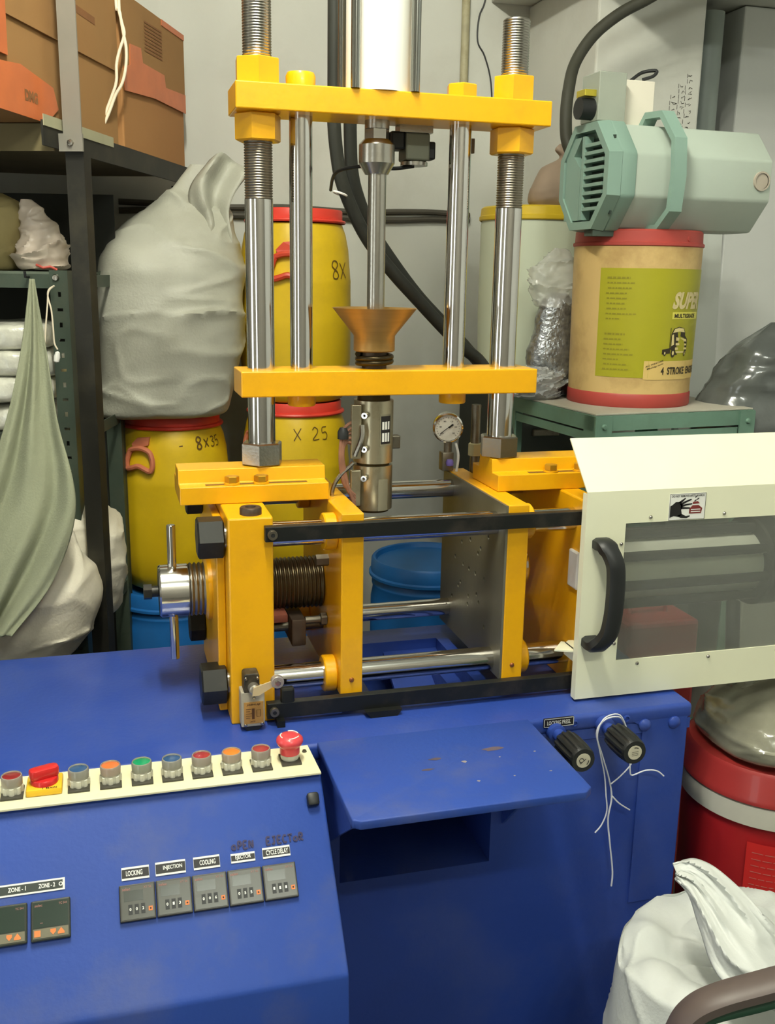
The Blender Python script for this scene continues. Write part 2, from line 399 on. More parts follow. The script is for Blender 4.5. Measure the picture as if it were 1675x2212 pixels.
def push_button(x, colname, col, y=1.396):
    z = .8125
    plb = B().box(x-.0155, x+.0155, y-.021, y+.017, z, z+.0035, bev=.0008).obj('push_button', blackm if False else mat('legend_plate', (66, 64, 56), .35, var=.08), MX, smooth=0)
    lab(plb, colname+' push button on a black legend plate')
    b = B(); b.lathe([(.0135, 0), (.0145, .003), (.0135, .013), (.011, .014), (0, .014)], (x, y, z+.003), (0, 0, 1), 28); 
    for k in range(8):
        a = 2*PI*k/8; b.lathe([(0, 0), (.0045, 0), (.0045, .010), (.003, .011), (0, .011)], (x+.0115*math.cos(a), y+.0115*math.sin(a), z+.0033), (0, 0, 1), 8)
    b.obj('collar', skirt, plb)
    B().lathe([(0, 0), (.0147, 0), (.0150, .012), (.0140, .0135), (.0128, .0135), (.0124, .0105), (0, .0105)], (x, y, z+.0155), (0, 0, 1), 32).obj('bezel', lens_ring, plb)
    B().lathe([(.0145, .001), (.0148, .0105), (.0130, .0105), (.0126, .0118), (.010, .0128), (0, .0132)], (x, y, z+.0157), (0, 0, 1), 32).obj('cap', lensmat(colname, col), plb)
    return plb
for x, n, c in ((-.163, 'dark red', (140, 40, 42)), (-.071, 'blue', (48, 84, 128)), (-.026, 'orange', (226, 120, 62)), (.019, 'green', (16, 148, 98)), (.063, 'blue', (44, 78, 124)), (.107, 'red', (160, 52, 58)), (.152, 'amber', (222, 128, 50)), (.197, 'red', (158, 50, 56))):
    push_button(x, n, c)
# rotary main switch
x, y, z = -.119, 1.401, .8125
rs = B().box(x-.025, x+.025, y-.024, y+.024, z, z+.011, bev=.003).obj('rotary_switch', mat('yellow_plastic', (236, 190, 44), .4, var=.04), MX); lab(rs, 'red turn knob on a yellow square base')
k = B(); k.lathe([(.0195, 0), (.0195, .006), (.018, .008), (0, .009)], (x, y, z+.011), (0, 0, 1), 32)
k.prism([(-.021, -.007), (-.014, -.010), (.014, -.010), (.021, -.007), (.021, .007), (.014, .010), (-.014, .010), (-.021, .007)], lambda u, v, d: (x+u*.94-v*.34, y+v*.94+u*.34, d), z+.018, z+.034, bev=.004)
k.obj('knob', redp, rs)
b = B(); ff = plane_fn((x-.022, y-.0235, z+.0111), (1, 0, 0), (0, 1, 0)); text(b, 'I  MAIN', .020, .040, .0004, .0042, ff, .02, .0003); b.obj('lettering', black_ink, rs, smooth=0)
# emergency stop
x, y = .243, 1.403
es = B().box(x-.0155, x+.0155, y-.021, y+.017, z, z+.0035, bev=.0008).obj('emergency_stop', MATS['legend_plate'], MX, smooth=0); lab(es, 'red mushroom emergency stop button')
B().lathe([(.0135, 0), (.0145, .003), (.0135, .010), (0, .010)], (x, y, z+.0033), (0, 0, 1), 28).obj('collar', skirt, es)
redm = mat('emergency_red', (216, 70, 76), .35, var=.05, coat=.3)
B().lathe([(.0155, 0), (.0155, .011), (.019, .015), (.0210, .019), (.0205, .024), (.016, .0285), (.009, .0305), (0, .031)], (x, y, z+.0125), (0, 0, 1), 36).obj('mushroom', redm, es)
b = B()
for a0 in (.3, 2.4, 4.5):
    pts = [(x+.0145*math.cos(a0+t*.16), y+.0145*math.sin(a0+t*.16), z+.0423-.0008*abs(t-5)*.2) for t in range(9)]
    b.tube(pts, .0009, 6)
b.obj('arrow', white_ink, es)
# black latch on the console face
b = B(); b.prism([(-.009, -.010), (.009, -.010), (.009, .010), (-.009, .010)], lambda u, v, d: cf(.265+u, -.040+v, d), 0, .014, bev=.004); lab(b.obj('panel_latch', plast, MX), 'black panel latch')
# timers
timer_m = mat('timer_black', (52, 50, 44), .38, var=.06)
timer_f = mat('timer_face', (66, 66, 56), .3, var=.05, spec=.6)
disp_m = mat('display_smoke', (48, 52, 44), .2, var=.08, coat=.4)
digits = ('002', '013', '006', '055', '111')
for i in range(5):
    u0 = -.0207+.0497*i; v1 = -.1252; s = .0484
    t = B().prism([(u0, v1-s), (u0+s, v1-s), (u0+s, v1), (u0, v1)], cf, 0, .0075, bev=.0012).obj('timer', timer_m, MX, smooth=0); lab(t, 'square black timer with three thumbwheel digits')
    f2 = lambda a, c, d, u0=u0, v1=v1: cf(u0+a, v1-.0484+c, .0075+d)
    B().prism([(.0025, .0025), (.046, .0025), (.046, .046), (.0025, .046)], f2, -.001, .0006).obj('face', timer_f, t, smooth=0)
    B().prism([(.006, .026), (.032, .026), (.032, .040), (.006, .040)], f2, 0, .0009).obj('display', disp_m, t, smooth=0)
    for k in range(3):
        B().prism([(.0115+.0085*k, .0085), (.0170+.0085*k, .0085), (.0170+.0085*k, .0215), (.0115+.0085*k, .0215)], f2, 0, .0012).obj('thumbwheel', plast, t, smooth=0)
    b = B()
    for k in range(3): text(b, digits[i][k], .0129+.0085*k, .0155+.0085*k, .0132, .0172, f2, .03, .0016)
    b.obj('digits', white_ink, t, smooth=0)
    B().prism([(.0385, .0105), (.0440, .0105), (.0440, .0165), (.0385, .0165)], f2, 0, .0012).obj('key', orange_ink, t, smooth=0)
    B().prism([(.0402, .0124), (.0423, .0124), (.0423, .0146), (.0402, .0146)], f2, 0, .0016).obj('key_dot', black_ink, t, smooth=0)
    b = B(); text(b, 'selec', .004, .0150, .0405, .0445, f2, .02, .0010); text(b, 'XT 56', .033, .0435, .041, .0440, f2, .01, .0010); b.obj('lettering', pink_ink, t, smooth=0)
# temperature controllers
pid_m = mat('controller_case', (48, 52, 44), .35, var=.06, coat=.2)
for i in range(2):
    u0 = -.1360-.0555*i; v1 = -.1295; s = .051
    t = B().prism([(u0, v1-s-.001), (u0+s, v1-s-.001), (u0+s, v1), (u0, v1)], cf, 0, .0085, bev=.002).obj('temperature_controller', pid_m, MX, smooth=0); lab(t, 'square temperature controller with orange keys')
    f2 = lambda a, c, d, u0=u0, v1=v1: cf(u0+a, v1-.052+c, .0085+d)
    B().prism([(.003, .0165), (.048, .0165), (.048, .049), (.003, .049)], f2, -.001, .0006).obj('display', mat('controller_display', (44, 58, 50), .15, var=.08, coat=.5), t, smooth=0)
    B().prism([(.003, .0035), (.048, .0035), (.048, .0155), (.003, .0155)], f2, -.001, .0006).obj('key_strip', mat('key_strip', (112, 108, 88), .5, var=.05), t, smooth=0)
    b = B()
    b.prism([(.0045, .0055), (.0125, .0055), (.0125, .0135), (.0045, .0135)], f2, 0, .0012)
    b.prism([(.0250, .0135), (.0320, .0135), (.0320, .0100), (.0285, .0060), (.0250, .0100)], f2, 0, .0012)
    b.prism([(.0345, .0060), (.0430, .0060), (.0430, .0085), (.0388, .0140), (.0345, .0085)], f2, 0, .0012)
    b.obj('key', orange_ink, t, smooth=0)
    b = B(); text(b, 'selec', .005, .0150, .0435, .0470, f2, .02, .0010); text(b, 'TC 544', .036, .0465, .0435, .0465, f2, .02, .0010); text(b, '-', .012, .0155, .022, .0228, f2, .02, .001); b.obj('lettering', pink_ink, t, smooth=0)
# legend plates
def legend(txt, u0, u1, va, vb, tu0, tu1):
    p = B().prism([(u0, -vb), (u1, -vb), (u1, -va), (u0, -va)], cf, 0, .0008).obj('legend_plate', white_ink, MX, smooth=0); lab(p, 'small black legend plate reading '+txt)
    b = B(); b.prism([(u0+.0004, -vb+.0028), (u1-.0004, -vb+.0028), (u1-.0004, -va-.0028), (u0+.0004, -va-.0028)], cf, 0, .0012); b.obj('band', black_ink, p, smooth=0)
    b = B(); vm = -(va+vb)/2; text(b, txt, tu0, tu1, vm-.0034, vm+.0036, cf, .02, .0016); b.obj('lettering', white_ink, p, smooth=0)
legend('LOCKING', -.0165, .0212, .1005, .1180, -.0105, .0120)
legend('INJECTION', .0299, .0717, .0995, .1180, .0405, .0670)
legend('COOLING', .0829, .1201, .0995, .1170, .0915, .1140)
legend('EJECTOR', .1361, .1708, .1018, .1150, .1425, .1650)
legend('CYCLE DELAY', .1820, .2223, .0995, .1146, .1870, .2195)
p = B().prism([(-.26, -.1180), (-.0922, -.1180), (-.0922, -.1020), (-.26, -.1020)], cf, 0, .0008).obj('zone_plate', white_ink, MX, smooth=0); lab(p, 'long black plate reading ZONE - 1 and ZONE - 2')
B().prism([(-.258, -.1156), (-.0950, -.1156), (-.0950, -.1044), (-.258, -.1044)], cf, 0, .0012).obj('band', mat('slate_ink', (48, 56, 50), .5), p, smooth=0)
b = B(); text(b, 'ZONE - 1', -.1660, -.1430, -.1128, -.1068, cf, .03, .0016); text(b, 'ZONE - 2', -.1265, -.1050, -.1128, -.1068, cf, .03, .0016)
b.ribbon([(-.0975+.0022*math.cos(a/2), -.1100+.0022*math.sin(a/2)) for a in range(14)], .0012, cf, .0016); b.obj('lettering', white_ink, p, smooth=0)
# handwriting above the plates
hand('oPEN', .1385, -.0965, .0105, .0026, cf, marker, MX, 'marker_character', pitch=1.06)
hand('EJECToR', .1890, -.0955, .0105, .0026, cf, marker, MX, 'marker_character', pitch=1.02)
# ---- tray in front
tr = B().prism([(.300, 1.206), (.306, 1.200), (.650, 1.200), (.664, 1.212), (.664, 1.450), (.296, 1.450), (.296, 1.206)], lambda u, v, d: (u, v, d), .7995, .8135, bev=.002).obj('tray', blue_worn, MX, smooth=50)
B().prism([(1.450, .80), (1.235, .80), (1.235, .783), (1.300, .735), (1.450, .62)], lambda u, v, d: (d, u, v), .3005, .3045).obj('bracket', blue, tr, smooth=0)
B().prism([(1.450, .80), (1.28, .80), (1.450, .62)], lambda u, v, d: (d, u, v), .625, .630).obj('bracket', blue, tr, smooth=0)
chip = mat('bare_metal_chip', (170, 160, 160), .5, .3); smud = mat('brown_smudge', (92, 80, 90), .7, var=.2)
random.seed(9)
for (x, y, r, m, nm) in ((.565, 1.360, .022, smud, 'smudge'), (.463, 1.349, .012, smud, 'smudge'), (.442, 1.319, .011, smud, 'smudge'), (.505, 1.331, .005, chip, 'paint_chip'), (.506, 1.268, .0030, chip, 'paint_chip'), (.565, 1.332, .002, chip, 'paint_chip'), (.565, 1.270, .002, chip, 'paint_chip'), (.627, 1.337, .0025, chip, 'paint_chip'), (.625, 1.271, .0025, chip, 'paint_chip')):
    b = B(); b.poly([(x+r*random.uniform(.6, 1.2)*math.cos(2*PI*k/9), y+r*(.35 if m is smud else .8)*random.uniform(.6, 1.2)*math.sin(2*PI*k/9), .8138) for k in range(9)]); b.obj(nm, m, tr, smooth=0)
# ---- valve knobs
for (x, zz) in ((.714, .787), (.807, .790)):
    k = B(); k.lathe([(0, 0), (.016, 0), (.016, .018), (.011, .020), (.011, .035), (0, .035)], (x, 1.452, zz), (0, -1, 0), 20)
    k = k.obj('valve_knob', blue, MX); lab(k, 'ribbed black valve knob with a round label')
    b = B(); n = 72; t = bmesh.new(); prof = [(.017, .046), (.0205, .050), (.0220, .066), (.0220, .094), (.0220, .1115), (.0200, .116), (.0150, .116)]
    rings = []
    for (r, h) in prof:
        rings.append([t.verts.new((x+(r+(.0016*(1 if (i//3) % 2 else -1) if .047 < h < .1 else 0))*math.cos(2*PI*i/n), 1.452-h, zz+(r+(.0016*(1 if (i//3) % 2 else -1) if .047 < h < .1 else 0))*math.sin(2*PI*i/n))) for i in range(n)])
    for a, c in zip(rings, rings[1:]):
        for i in range(n): t.faces.new((a[i], a[(i+1) % n], c[(i+1) % n], c[i]))
    t.faces.new(rings[0]); t.faces.new(rings[-1][::-1]); bmesh.ops.recalc_face_normals(t, faces=t.faces); b._merge(t)
    b.obj('grip', plast, k)
    B().lathe([(0, 0), (.0125, 0), (.0125, .0008), (0, .0008)], (x, 1.3362, zz), (0, -1, 0), 28).obj('label_disc', mat('label_disc', (196, 190, 168), .5, var=.06), k)
    b = B(); f2 = plane_fn((x, 1.3352, zz), (1, 0, 0), (0, 0, 1))
    if x < .75:
        b.ribbon([(.009*math.cos(a), .009*math.sin(a)) for a in (-.9, -.6, -.3, 0)], .0016, f2); b.ribbon([(-.004+.004*math.cos(a), .001+.004*math.sin(a)) for a in (0, 1, 2, 3, 4, 5)], .0012, f2); b.ribbon([(-.006, -.005), (.004, .003)], .0012, f2)
    else:
        b.ribbon([(.009*math.cos(a), .009*math.sin(a)) for a in (.9, 1.2, 1.5, 1.8)], .0016, f2)
        for q in (-.005, -.002, .001): b.ribbon([(-.006, q), (.006, q+.001)], .0007, f2)
    b.obj('print', black_ink, k, smooth=0)
# ---- platens
B().box(.1705, .244, 1.55, 1.89, ZT, 1.167, bev=.003).obj('rear_platen', yel, MX, smooth=0)
B().box(.156, .1703, 1.60, 1.89, .816, 1.150, bev=.002).obj('backing_plate', yel, MX, smooth=0)
mp_ = B().box(.3575, .396, 1.55, 1.89, .843, 1.166, bev=.002).obj('moving_platen', yel, MX, smooth=0)
fp = B().box(.6535, .6925, 1.55, 1.89, .845, 1.167, bev=.002).obj('fixed_platen', yel, MX, smooth=0)
sf = B().box(.6495, .6536, 1.551, 1.889, .846, 1.1655).obj('steel_face', mat('steel_plate', (128, 124, 106), .45, .55, var=.12, scale=6, bump=.05, bscale=120, dirt=(96, 92, 74), dirt_amt=.5, dscale=5), fp, smooth=0)
HOLES = [(1.768, 1.045, .0045), (1.722, 1.062, .0045), (1.630, 1.090, .0045), (1.666, 1.059, .0045), (1.679, 1.046, .0045), (1.804, 1.006, .0045), (1.757, 1.003, .0045), (1.724, 1.003, .0045), (1.689, 1.004, .0045), (1.643, 1.006, .0045), (1.769, 0.963, .0045), (1.781, 0.952, .0045), (1.816, 0.919, .0045), (1.723, 0.948, .0045), (1.679, 0.965, .0045), (1.725, 0.931, .0045), (1.667, 0.953, .0045), (1.635, 0.916, .0045)]
cut = B()
for (yy, zz, r) in HOLES: cut.cyl((.640, yy, zz), (.6525, yy, zz), r, seg=14)
cut = cut.obj('cutter', None, smooth=0); boolean_cut(sf, cut)
for (x0, x1, y0) in ((.800, .840, 1.55),):
    B().box(x0, x1, y0, 1.89, ZT, 1.167, bev=.003).obj('tail_platen', yel, MX, smooth=0)
for x, zz in ((.377, .868), (.673, .868), (.377, 1.125), (.673, 1.125)):
    pass
for x in (.3768, .673):
    B().lathe([(0, .004), (.003, .0035), (.0045, 0)], (x, 1.55, .872), (0, -1, 0), 12).obj('grease_nipple', mat('copper_nipple', (150, 96, 60), .4, .7), MX)
# sitting rings (collars) and horizontal tie bars with nuts
for (yy, zz) in ((1.60, .868), (1.60, 1.125), (1.84, .888), (1.84, 1.138)):
    r = .0212 if yy < 1.7 else .0175
    tb = B().cyl((.135, yy, zz), (.845, yy, zz), r, seg=36, bev=.002).obj('tie_bar', chrome, MX); lab(tb, 'horizontal chrome tie bar')
    B().hexa((.125, yy, zz), (.1685 if yy < 1.7 else .1555, yy, zz), .036 if yy < 1.7 else .030, .12, phase=PI/6).obj('tie_bar_nut', blackm, tb, smooth=25)
    B().cyl((.3355, yy, zz), (.3575, yy, zz), .032 if yy < 1.7 else .027, seg=32, bev=.002).obj('collar', yel, tb)
    B().cyl((.6925, yy, zz), (.716, yy, zz), .032 if yy < 1.7 else .027, seg=32, bev=.003).obj('collar', yel, tb)
    B().hexa((.840, yy, zz), (.870, yy, zz), .034, .12, phase=PI/6).obj('tie_bar_nut', blackm, tb, smooth=25)
# adjusting screw through the rear platen
ZS = 1.0
sc = B()
pr = [(0, .064)]
pr = [(0, 0), (.044, 0), (.047, .003), (.047, .050), (.045, .052)]
sc.lathe(pr, (.066, YC, ZS), (1, 0, 0), 48)
sc = sc.obj('adjusting_screw', chrome, MX); lab(sc, 'large chrome adjusting screw with a cross pin')
def threads(x0, x1, r, pitch, dep, o, ax, m, parent, seg=48):
    pr = [(0, x0)]; h = x0
    while h < x1-pitch*.5:
        pr += [(r-dep, h), (r-dep*.1, h+pitch*.32), (r, h+pitch*.45), (r-dep*.1, h+pitch*.6), (r-dep, h+pitch*.95)]; h += pitch
    pr += [(r-dep, x1), (0, x1)]
    return B().lathe(pr, o, ax, seg).obj('thread', m, parent, smooth=60)
threads(.052, .105, .0475, .0080, .0035, (.066, YC, ZS), (1, 0, 0), thread, sc)
threads(.178, .290, .0475, .0076, .0035, (.066, YC, ZS), (1, 0, 0), mat('oiled_thread', (96, 88, 68), .3, .9, var=.2, scale=14), sc)
B().lathe([(.048, 0), (.056, .004), (.056, .012), (.048, .012)], (.145, YC, ZS), (1, 0, 0), 40).obj('lock_ring', yel, sc)
pin = B().cyl((.0905, YC-.002, .872), (.0905, YC-.002, 1.120), .0078, seg=20, bev=.001).obj('cross_pin', chrome, sc)
B().cyl((.048, YC, ZS), (.066, YC, ZS), .010, seg=16, bev=.001).cyl((.040, YC, ZS), (.054, YC, ZS), .014, seg=6).obj('end_bolt', blackm, sc, smooth=30)
B().cyl((.16, 1.84, ZS-.06), (.13, 1.84, ZS-.06), .02, seg=6).obj('guide_nut', blackm, MX, smooth=30)
# ejector rods behind the moving platen
B().cyl((.244, 1.70, .925), (.357, 1.70, .925), .010, seg=16).obj('ejector_rod', dsteel, MX)
B().box(.292, .318, 1.655, 1.78, .900, .950, bev=.003).obj('ejector_block', rust, MX)
B().cyl((.318, 1.665, .945), (.3575, 1.665, .945), .007, seg=12).hexa((.345, 1.665, .945), (.3574, 1.665, .945), .012).obj('ejector_bolt', dsteel, MX)
B().box(.244, .286, 1.66, 1.74, .945, .960, bev=.002).obj('ejector_plate', mat('red_oxide', (140, 78, 60), .6, var=.2), MX)
B().cyl((.335, 1.655, 1.058), (.3575, 1.655, 1.058), .011, seg=6).obj('bolt', dsteel, MX, smooth=30)
# round ring between fixed and tail platens, clamp cylinder on the right
B().lathe([(0, 0), (.041, 0), (.045, .004), (.045, .06), (.041, .064), (0, .064)], (.6925, YC, 1.008), (1, 0, 0), 40).obj('ram', chrome, MX)
cl = B().cyl((.865, YC, .985), (1.265, YC, .985), .062, seg=48).obj('clamp_cylinder', whitep, MX); lab(cl, 'white clamp cylinder with black tie rods seen through the guard')
B().box(.84, .872, 1.64, 1.80, .905, 1.065, bev=.004).obj('cylinder_head', blackm, cl, smooth=0)
B().cyl((1.262, YC, .985), (1.31, YC, .985), .094, seg=40, bev=.004).obj('cylinder_cap', blackm, cl)
for k in range(8):
    a = 2*PI*k/8+.2
    B().cyl((.86, YC+.074*math.cos(a), .985+.074*math.sin(a)), (1.27, YC+.074*math.cos(a), .985+.074*math.sin(a)), .010, seg=14).obj('cylinder_tie_rod', blackm, cl)
B().tube([(1.20, 1.66, .915), (1.165, 1.60, .84), (1.15, 1.60, .80)], .014, 12).obj('cylinder_hose', plast, cl)
# white switch block by the guard
B().box(.795, .835, 1.560, 1.598, 1.000, 1.070, bev=.003).obj('switch_block', mat('white_plastic', (214, 214, 208), .4, var=.04), MX, smooth=0)
# ---- clamp blocks for the columns
def slot_block(x0, x1):
    bl = B().prism([(1.656, 1.1675), (1.656, 1.198), (1.686, 1.198), (1.690, 1.222), (1.754, 1.222), (1.758, 1.198), (1.790, 1.198), (1.790, 1.1675)], lambda u, v, d: (d, u, v), x0, x1, bev=.0015).obj('clamp_block', yel, MX, smooth=0)
    return bl
for (x0, x1, bx, cx) in ((.104, .359, (.193, .243), .2525), (.6745, .93, (.785, .845), .6985)):
    bl = slot_block(x0, x1)
    b = B(); b.box(bx[0]-.045, bx[1]+.08, 1.6655, 1.6775, 1.1978, 1.1984); lab(b.obj('slot', mat('slot_shadow_dirt', (120, 84, 30), .7, var=.2), bl, smooth=0), 'slot as a flat strip, shade and grime in its colour')  # flat strip for a recessed slot; its shade and grime are coloured in
    for xx in bx:
        B().lathe([(0, 0), (.014, 0), (.014, .003), (0, .003)], (xx, 1.6712, 1.1985), (0, 0, 1), 20).obj('washer', yel, bl)
        B().hexa((xx, 1.6712, 1.2012), (xx, 1.6712, 1.2125), .0125, .12).obj('bolt', mat('yellow_passivated', (198, 152, 40), .35, .6, var=.12), bl, smooth=25)
B().lathe([(0, .004), (.007, .004), (.009, .012), (.0165, .012), (.018, .010), (.018, 0), (0, 0)], (.2115, 1.578, 1.167), (0, 0, 1), 28).obj('bush', rust, MX)
# ---- columns
RC = .0236
for cx in (.2525, .6985):
    col = B().cyl((cx, YC, 1.255), (cx, YC, 1.668), RC, seg=48).obj('column', chrome, MX); lab(col, 'thick upright chrome column with a threaded top')
    threads(1.668, 1.765, .0236, .0042, .0018, (cx, YC, 0), (0, 0, 1), thread, col)
    threads(1.880, 1.977, .0236, .0042, .0018, (cx, YC, 0), (0, 0, 1), steel, col)
    B().cyl((cx, YC, 1.76), (cx, YC, 1.885), .0222, seg=32).obj('shank', steel, col)
    B().hexa((cx, YC, 1.2225), (cx, YC, 1.262), .0375, .1, phase=.25).obj('base_nut', steel, col, smooth=25)
    B().hexa((cx, YC, 1.7585), (cx, YC, 1.8018), .0385, .1, phase=.12 if cx < .5 else .5).obj('nut', yel, col, smooth=25)
    B().hexa((cx, YC, 1.8435), (cx, YC, 1.885), .0385, .06, phase=.45 if cx < .5 else .12).obj('nut', yel, col, smooth=25)
# ---- crossheads, guide rods
lo = B().box(.2115, .7475, 1.67, 1.77, 1.3455, 1.3890, bev=.002).obj('lower_crosshead', yel, MX, smooth=0)
up = B().box(.2105, .7500, 1.67, 1.77, 1.8020, 1.8430, bev=.002).obj('upper_crosshead', yel, MX, smooth=0)
for gx, hexcap in ((.3235, False), (.603, True)):
    g = B().cyl((gx, YC, 1.389), (gx, YC, 1.802), .0193, seg=40).obj('guide_rod', chrome, MX); lab(g, 'slim chrome guide rod between the crossheads')
    if hexcap: B().hexa((gx, YC, 1.843), (gx, YC, 1.868), .0275, .12, phase=.3).obj('cap', yel, g, smooth=25)
    else: B().lathe([(.024, 0), (.0245, .02), (.022, .0255), (0, .0265)], (gx, YC, 1.843), (0, 0, 1), 32).obj('cap', yel, g)
    B().lathe([(0, 0), (.023, 0), (.0245, .002), (.0245, .021), (0, .021)], (gx, YC, 1.3245), (0, 0, 1), 32).obj('end_nut', yel, g)
# ---- injection cylinder on top
BX = .4545
ic = B().cyl((BX, YC, 1.843), (BX, YC, 2.55), .054, seg=56).obj('injection_cylinder', whitep, MX); lab(ic, 'white upright cylinder with four tie rods')
B().box(BX-.075, BX+.075, YC-.075, YC+.075, 2.55, 2.60, bev=.004).obj('cylinder_cap', plast, ic, smooth=0)
for dx in (-.0505, .0505):
    for dy in (-.0485, .0485):
        B().cyl((BX+dx, YC+dy, 1.843), (BX+dx, YC+dy, 2.55), .0076, seg=18).obj('tie_rod', mat('dark_chrome', (150, 152, 148), .16, 1., var=.05), ic)
# ---- plunger, coupling, funnel, spring, barrel
pg = B().cyl((BX+.001, YC, 1.40), (BX+.001, YC, 1.72), .0155, seg=32).obj('plunger', steel, MX)
B().lathe([(0, 0), (.020, 0), (.0298, .016), (.0305, .0175), (.0305, .047), (.0298, .0485), (.0225, .056), (0, .056)], (BX-.0005, YC, 1.716), (0, 0, 1), 48).obj('coupling', steel, pg, smooth=22)
B().lathe([(0, 0), (.0215, 0), (.0215, .016), (0, .016)], (BX-.0005, YC, 1.772), (0, 0, 1), 6).lathe([(0, 0), (.021, 0), (.021, .015), (0, .015)], (BX-.0005, YC, 1.7885), (0, 0, 1), 32).obj('coupling_neck', steel, pg, smooth=25)
fu = B().lathe([(.033, 0), (.0365, .002), (.0365, .028), (.0745, .0755), (.0725, .0755), (.033, .028), (.020, .024), (.0165, 0)], (BX-.0005, YC, 1.418), (0, 0, 1), 56).obj('funnel', brass, MX); lab(fu, 'brass feed funnel')
pts = []
for k in range(70):
    a = k/69*2*PI*2.4; hh = 1.3945+.019*k/69
    pts.append((BX+.030*math.cos(a+.6), YC+.030*math.sin(a+.6), hh))
sp = B().tube(pts, .0048, 10).obj('spring', mat('oily_spring', (72, 62, 42), .35, .8, var=.2), MX)
B().cyl((BX, YC, 1.389), (BX, YC, 1.418), .022, seg=32).obj('spring_guide', rust, MX)
ba = B().cyl((BX, YC, 1.13), (BX, YC, 1.3455), .0295, seg=40).obj('barrel', mat('burnt_barrel', (72, 58, 24), .5, .6, var=.2), MX)
band = mat('heater_band', (182, 174, 148), .30, .85, var=.14, scale=12, dirt=(120, 104, 66), dirt_amt=.6, dscale=14)
for (z0, z1, nm) in ((1.221, 1.333, 0), (1.135, 1.216, 1)):
    hb = B().lathe([(.030, 0), (.0355, 0), (.0355, z1-z0), (.030, z1-z0)], (BX, YC, z0), (0, 0, 1), 48).obj('heater_band', band, MX); lab(hb, 'clamped tin heater band')
    bandfn = lambda a, c, d, z0=z0: V((BX+(.0355+d)*math.sin(a/.0355), YC-(.0355+d)*math.cos(a/.0355), z0+c))
    # clamp flange and screws on the left
    B().box(BX-.0475, BX-.030, YC-.030, YC-.020, z0+.010, z1-.006, bev=.001).obj('clamp_flange', band, hb, smooth=0)
    for zz in ((z0+.028, z1-.024) if nm == 0 else (z1-.020,)):
        B().lathe([(.0025, .004), (.0025, .010), (.0055, .010), (.0060, .009), (.0060, 0), (0, 0)], (BX-.022, YC-.030, zz), (-.5, -.85, 0), 14).obj('socket_screw', chrome, hb)
    b = B()
    if nm == 0:
        b.grid(lambda s, t: bandfn(.0025+.025*s, .033+.056*t, .0006), 6, 1); pl = b.obj('rating_plate', mat('plate_grey', (150, 144, 120), .4, .3), hb)
        b = B(); b.grid(lambda s, t: bandfn(.0045+.021*s, .036+.050*t, .0009), 6, 1); b.obj('print', black_ink, hb)
        b = B()
        for k in range(3):
            for (va, vb) in ((.040, .056), (.062, .076)):
                b.grid(lambda s, t, k=k, va=va, vb=vb: bandfn(.0065+.0058*k+.0042*s, va+(vb-va)*t, .0012), 2, 1)
        b.obj('print_box', white_ink, hb)
        B().box(BX+.034, BX+.050, YC-.006, YC+.012, z0+.022, z0+.046, bev=.002).obj('terminal_box', dsteel, hb, smooth=0)
    else:
        b.grid(lambda s, t: bandfn(.001+.020*s, .0+.058*t, .0006), 6, 1); b.obj('rating_plate', mat('plate_grey', (150, 144, 120), .4, .3), hb)
# heater wiring bundle
hw = B(); random.seed(3)
for k in range(5):
    o = random.uniform(-.006, .006)
    hw.tube(smooth_path([(BX-.034, YC-.02, 1.300-.012*k), (BX-.058+o, YC-.03, 1.285-.006*k), (BX-.066+o, YC-.035, 1.240), (BX-.058+o*1.5, YC-.033, 1.190), (BX-.040, YC-.028, 1.165-.006*k)], 6), .0032, 8)
hw = hw.obj('heater_wiring', mat('heat_sleeve', (142, 100, 78), .7, var=.3, scale=30), MX)
b = B()
b.tube(smooth_path([(BX-.045, YC-.034, 1.225), (BX-.075, YC-.034, 1.195), (BX-.083, YC-.034, 1.165), (BX-.066, YC-.034, 1.140), (BX-.045, YC-.034, 1.138)], 6), .004, 8)
b.tube(smooth_path([(BX-.030, YC-.036, 1.292), (BX-.032, YC-.042, 1.270), (BX-.044, YC-.040, 1.238)], 5), .0045, 8)
b.obj('braided_lead', steel, hw)
B().lathe([(0, 0), (.010, 0), (.010, .012), (.006, .02), (0, .02)], (BX-.063, YC-.03, 1.268), (0, 0, 1), 12).obj('wire_cap', plast, hw)
# ---- limit switch under the upper crosshead
ls = B().box(.512, .556, 1.742, 1.790, 1.745, 1.790, bev=.003).obj('limit_switch', mat('switch_olive', (112, 114, 98), .45, .3, var=.12), MX, smooth=0); lab(ls, 'olive limit switch under the upper crosshead')
B().lathe([(0, 0), (.024, 0), (.024, .006), (.020, .008), (0, .008)], (.533, 1.762, 1.737), (0, 0, 1), 24).obj('lid', steel, ls)
B().box(.486, .513, 1.747, 1.785, 1.762, 1.792, bev=.004).box(.480, .490, 1.755, 1.775, 1.776, 1.790, bev=.002).obj('head', plast, ls, smooth=0)
B().box(.556, .569, 1.750, 1.780, 1.748, 1.778, bev=.003).obj('gland', plast, ls, smooth=0)
B().box(.500, .560, 1.74, 1.77, 1.790, 1.802).obj('bracket', steel, ls, smooth=0)
B().tube(smooth_path([(.533, 1.762, 1.737), (.50, 1.765, 1.732), (.47, 1.775, 1.733), (.44, 1.79, 1.735), (.41, 1.84, 1.728), (.42, 1.93, 1.705)], 6), .0032, 8).obj('lead', plast, ls)
# small bracket behind the right guide rod
B().box(.626, .650, 1.775, 1.785, 1.765, 1.790).box(.600, .655, 1.770, 1.79, 1.843, 1.853).obj('bracket', dsteel, MX, smooth=0)
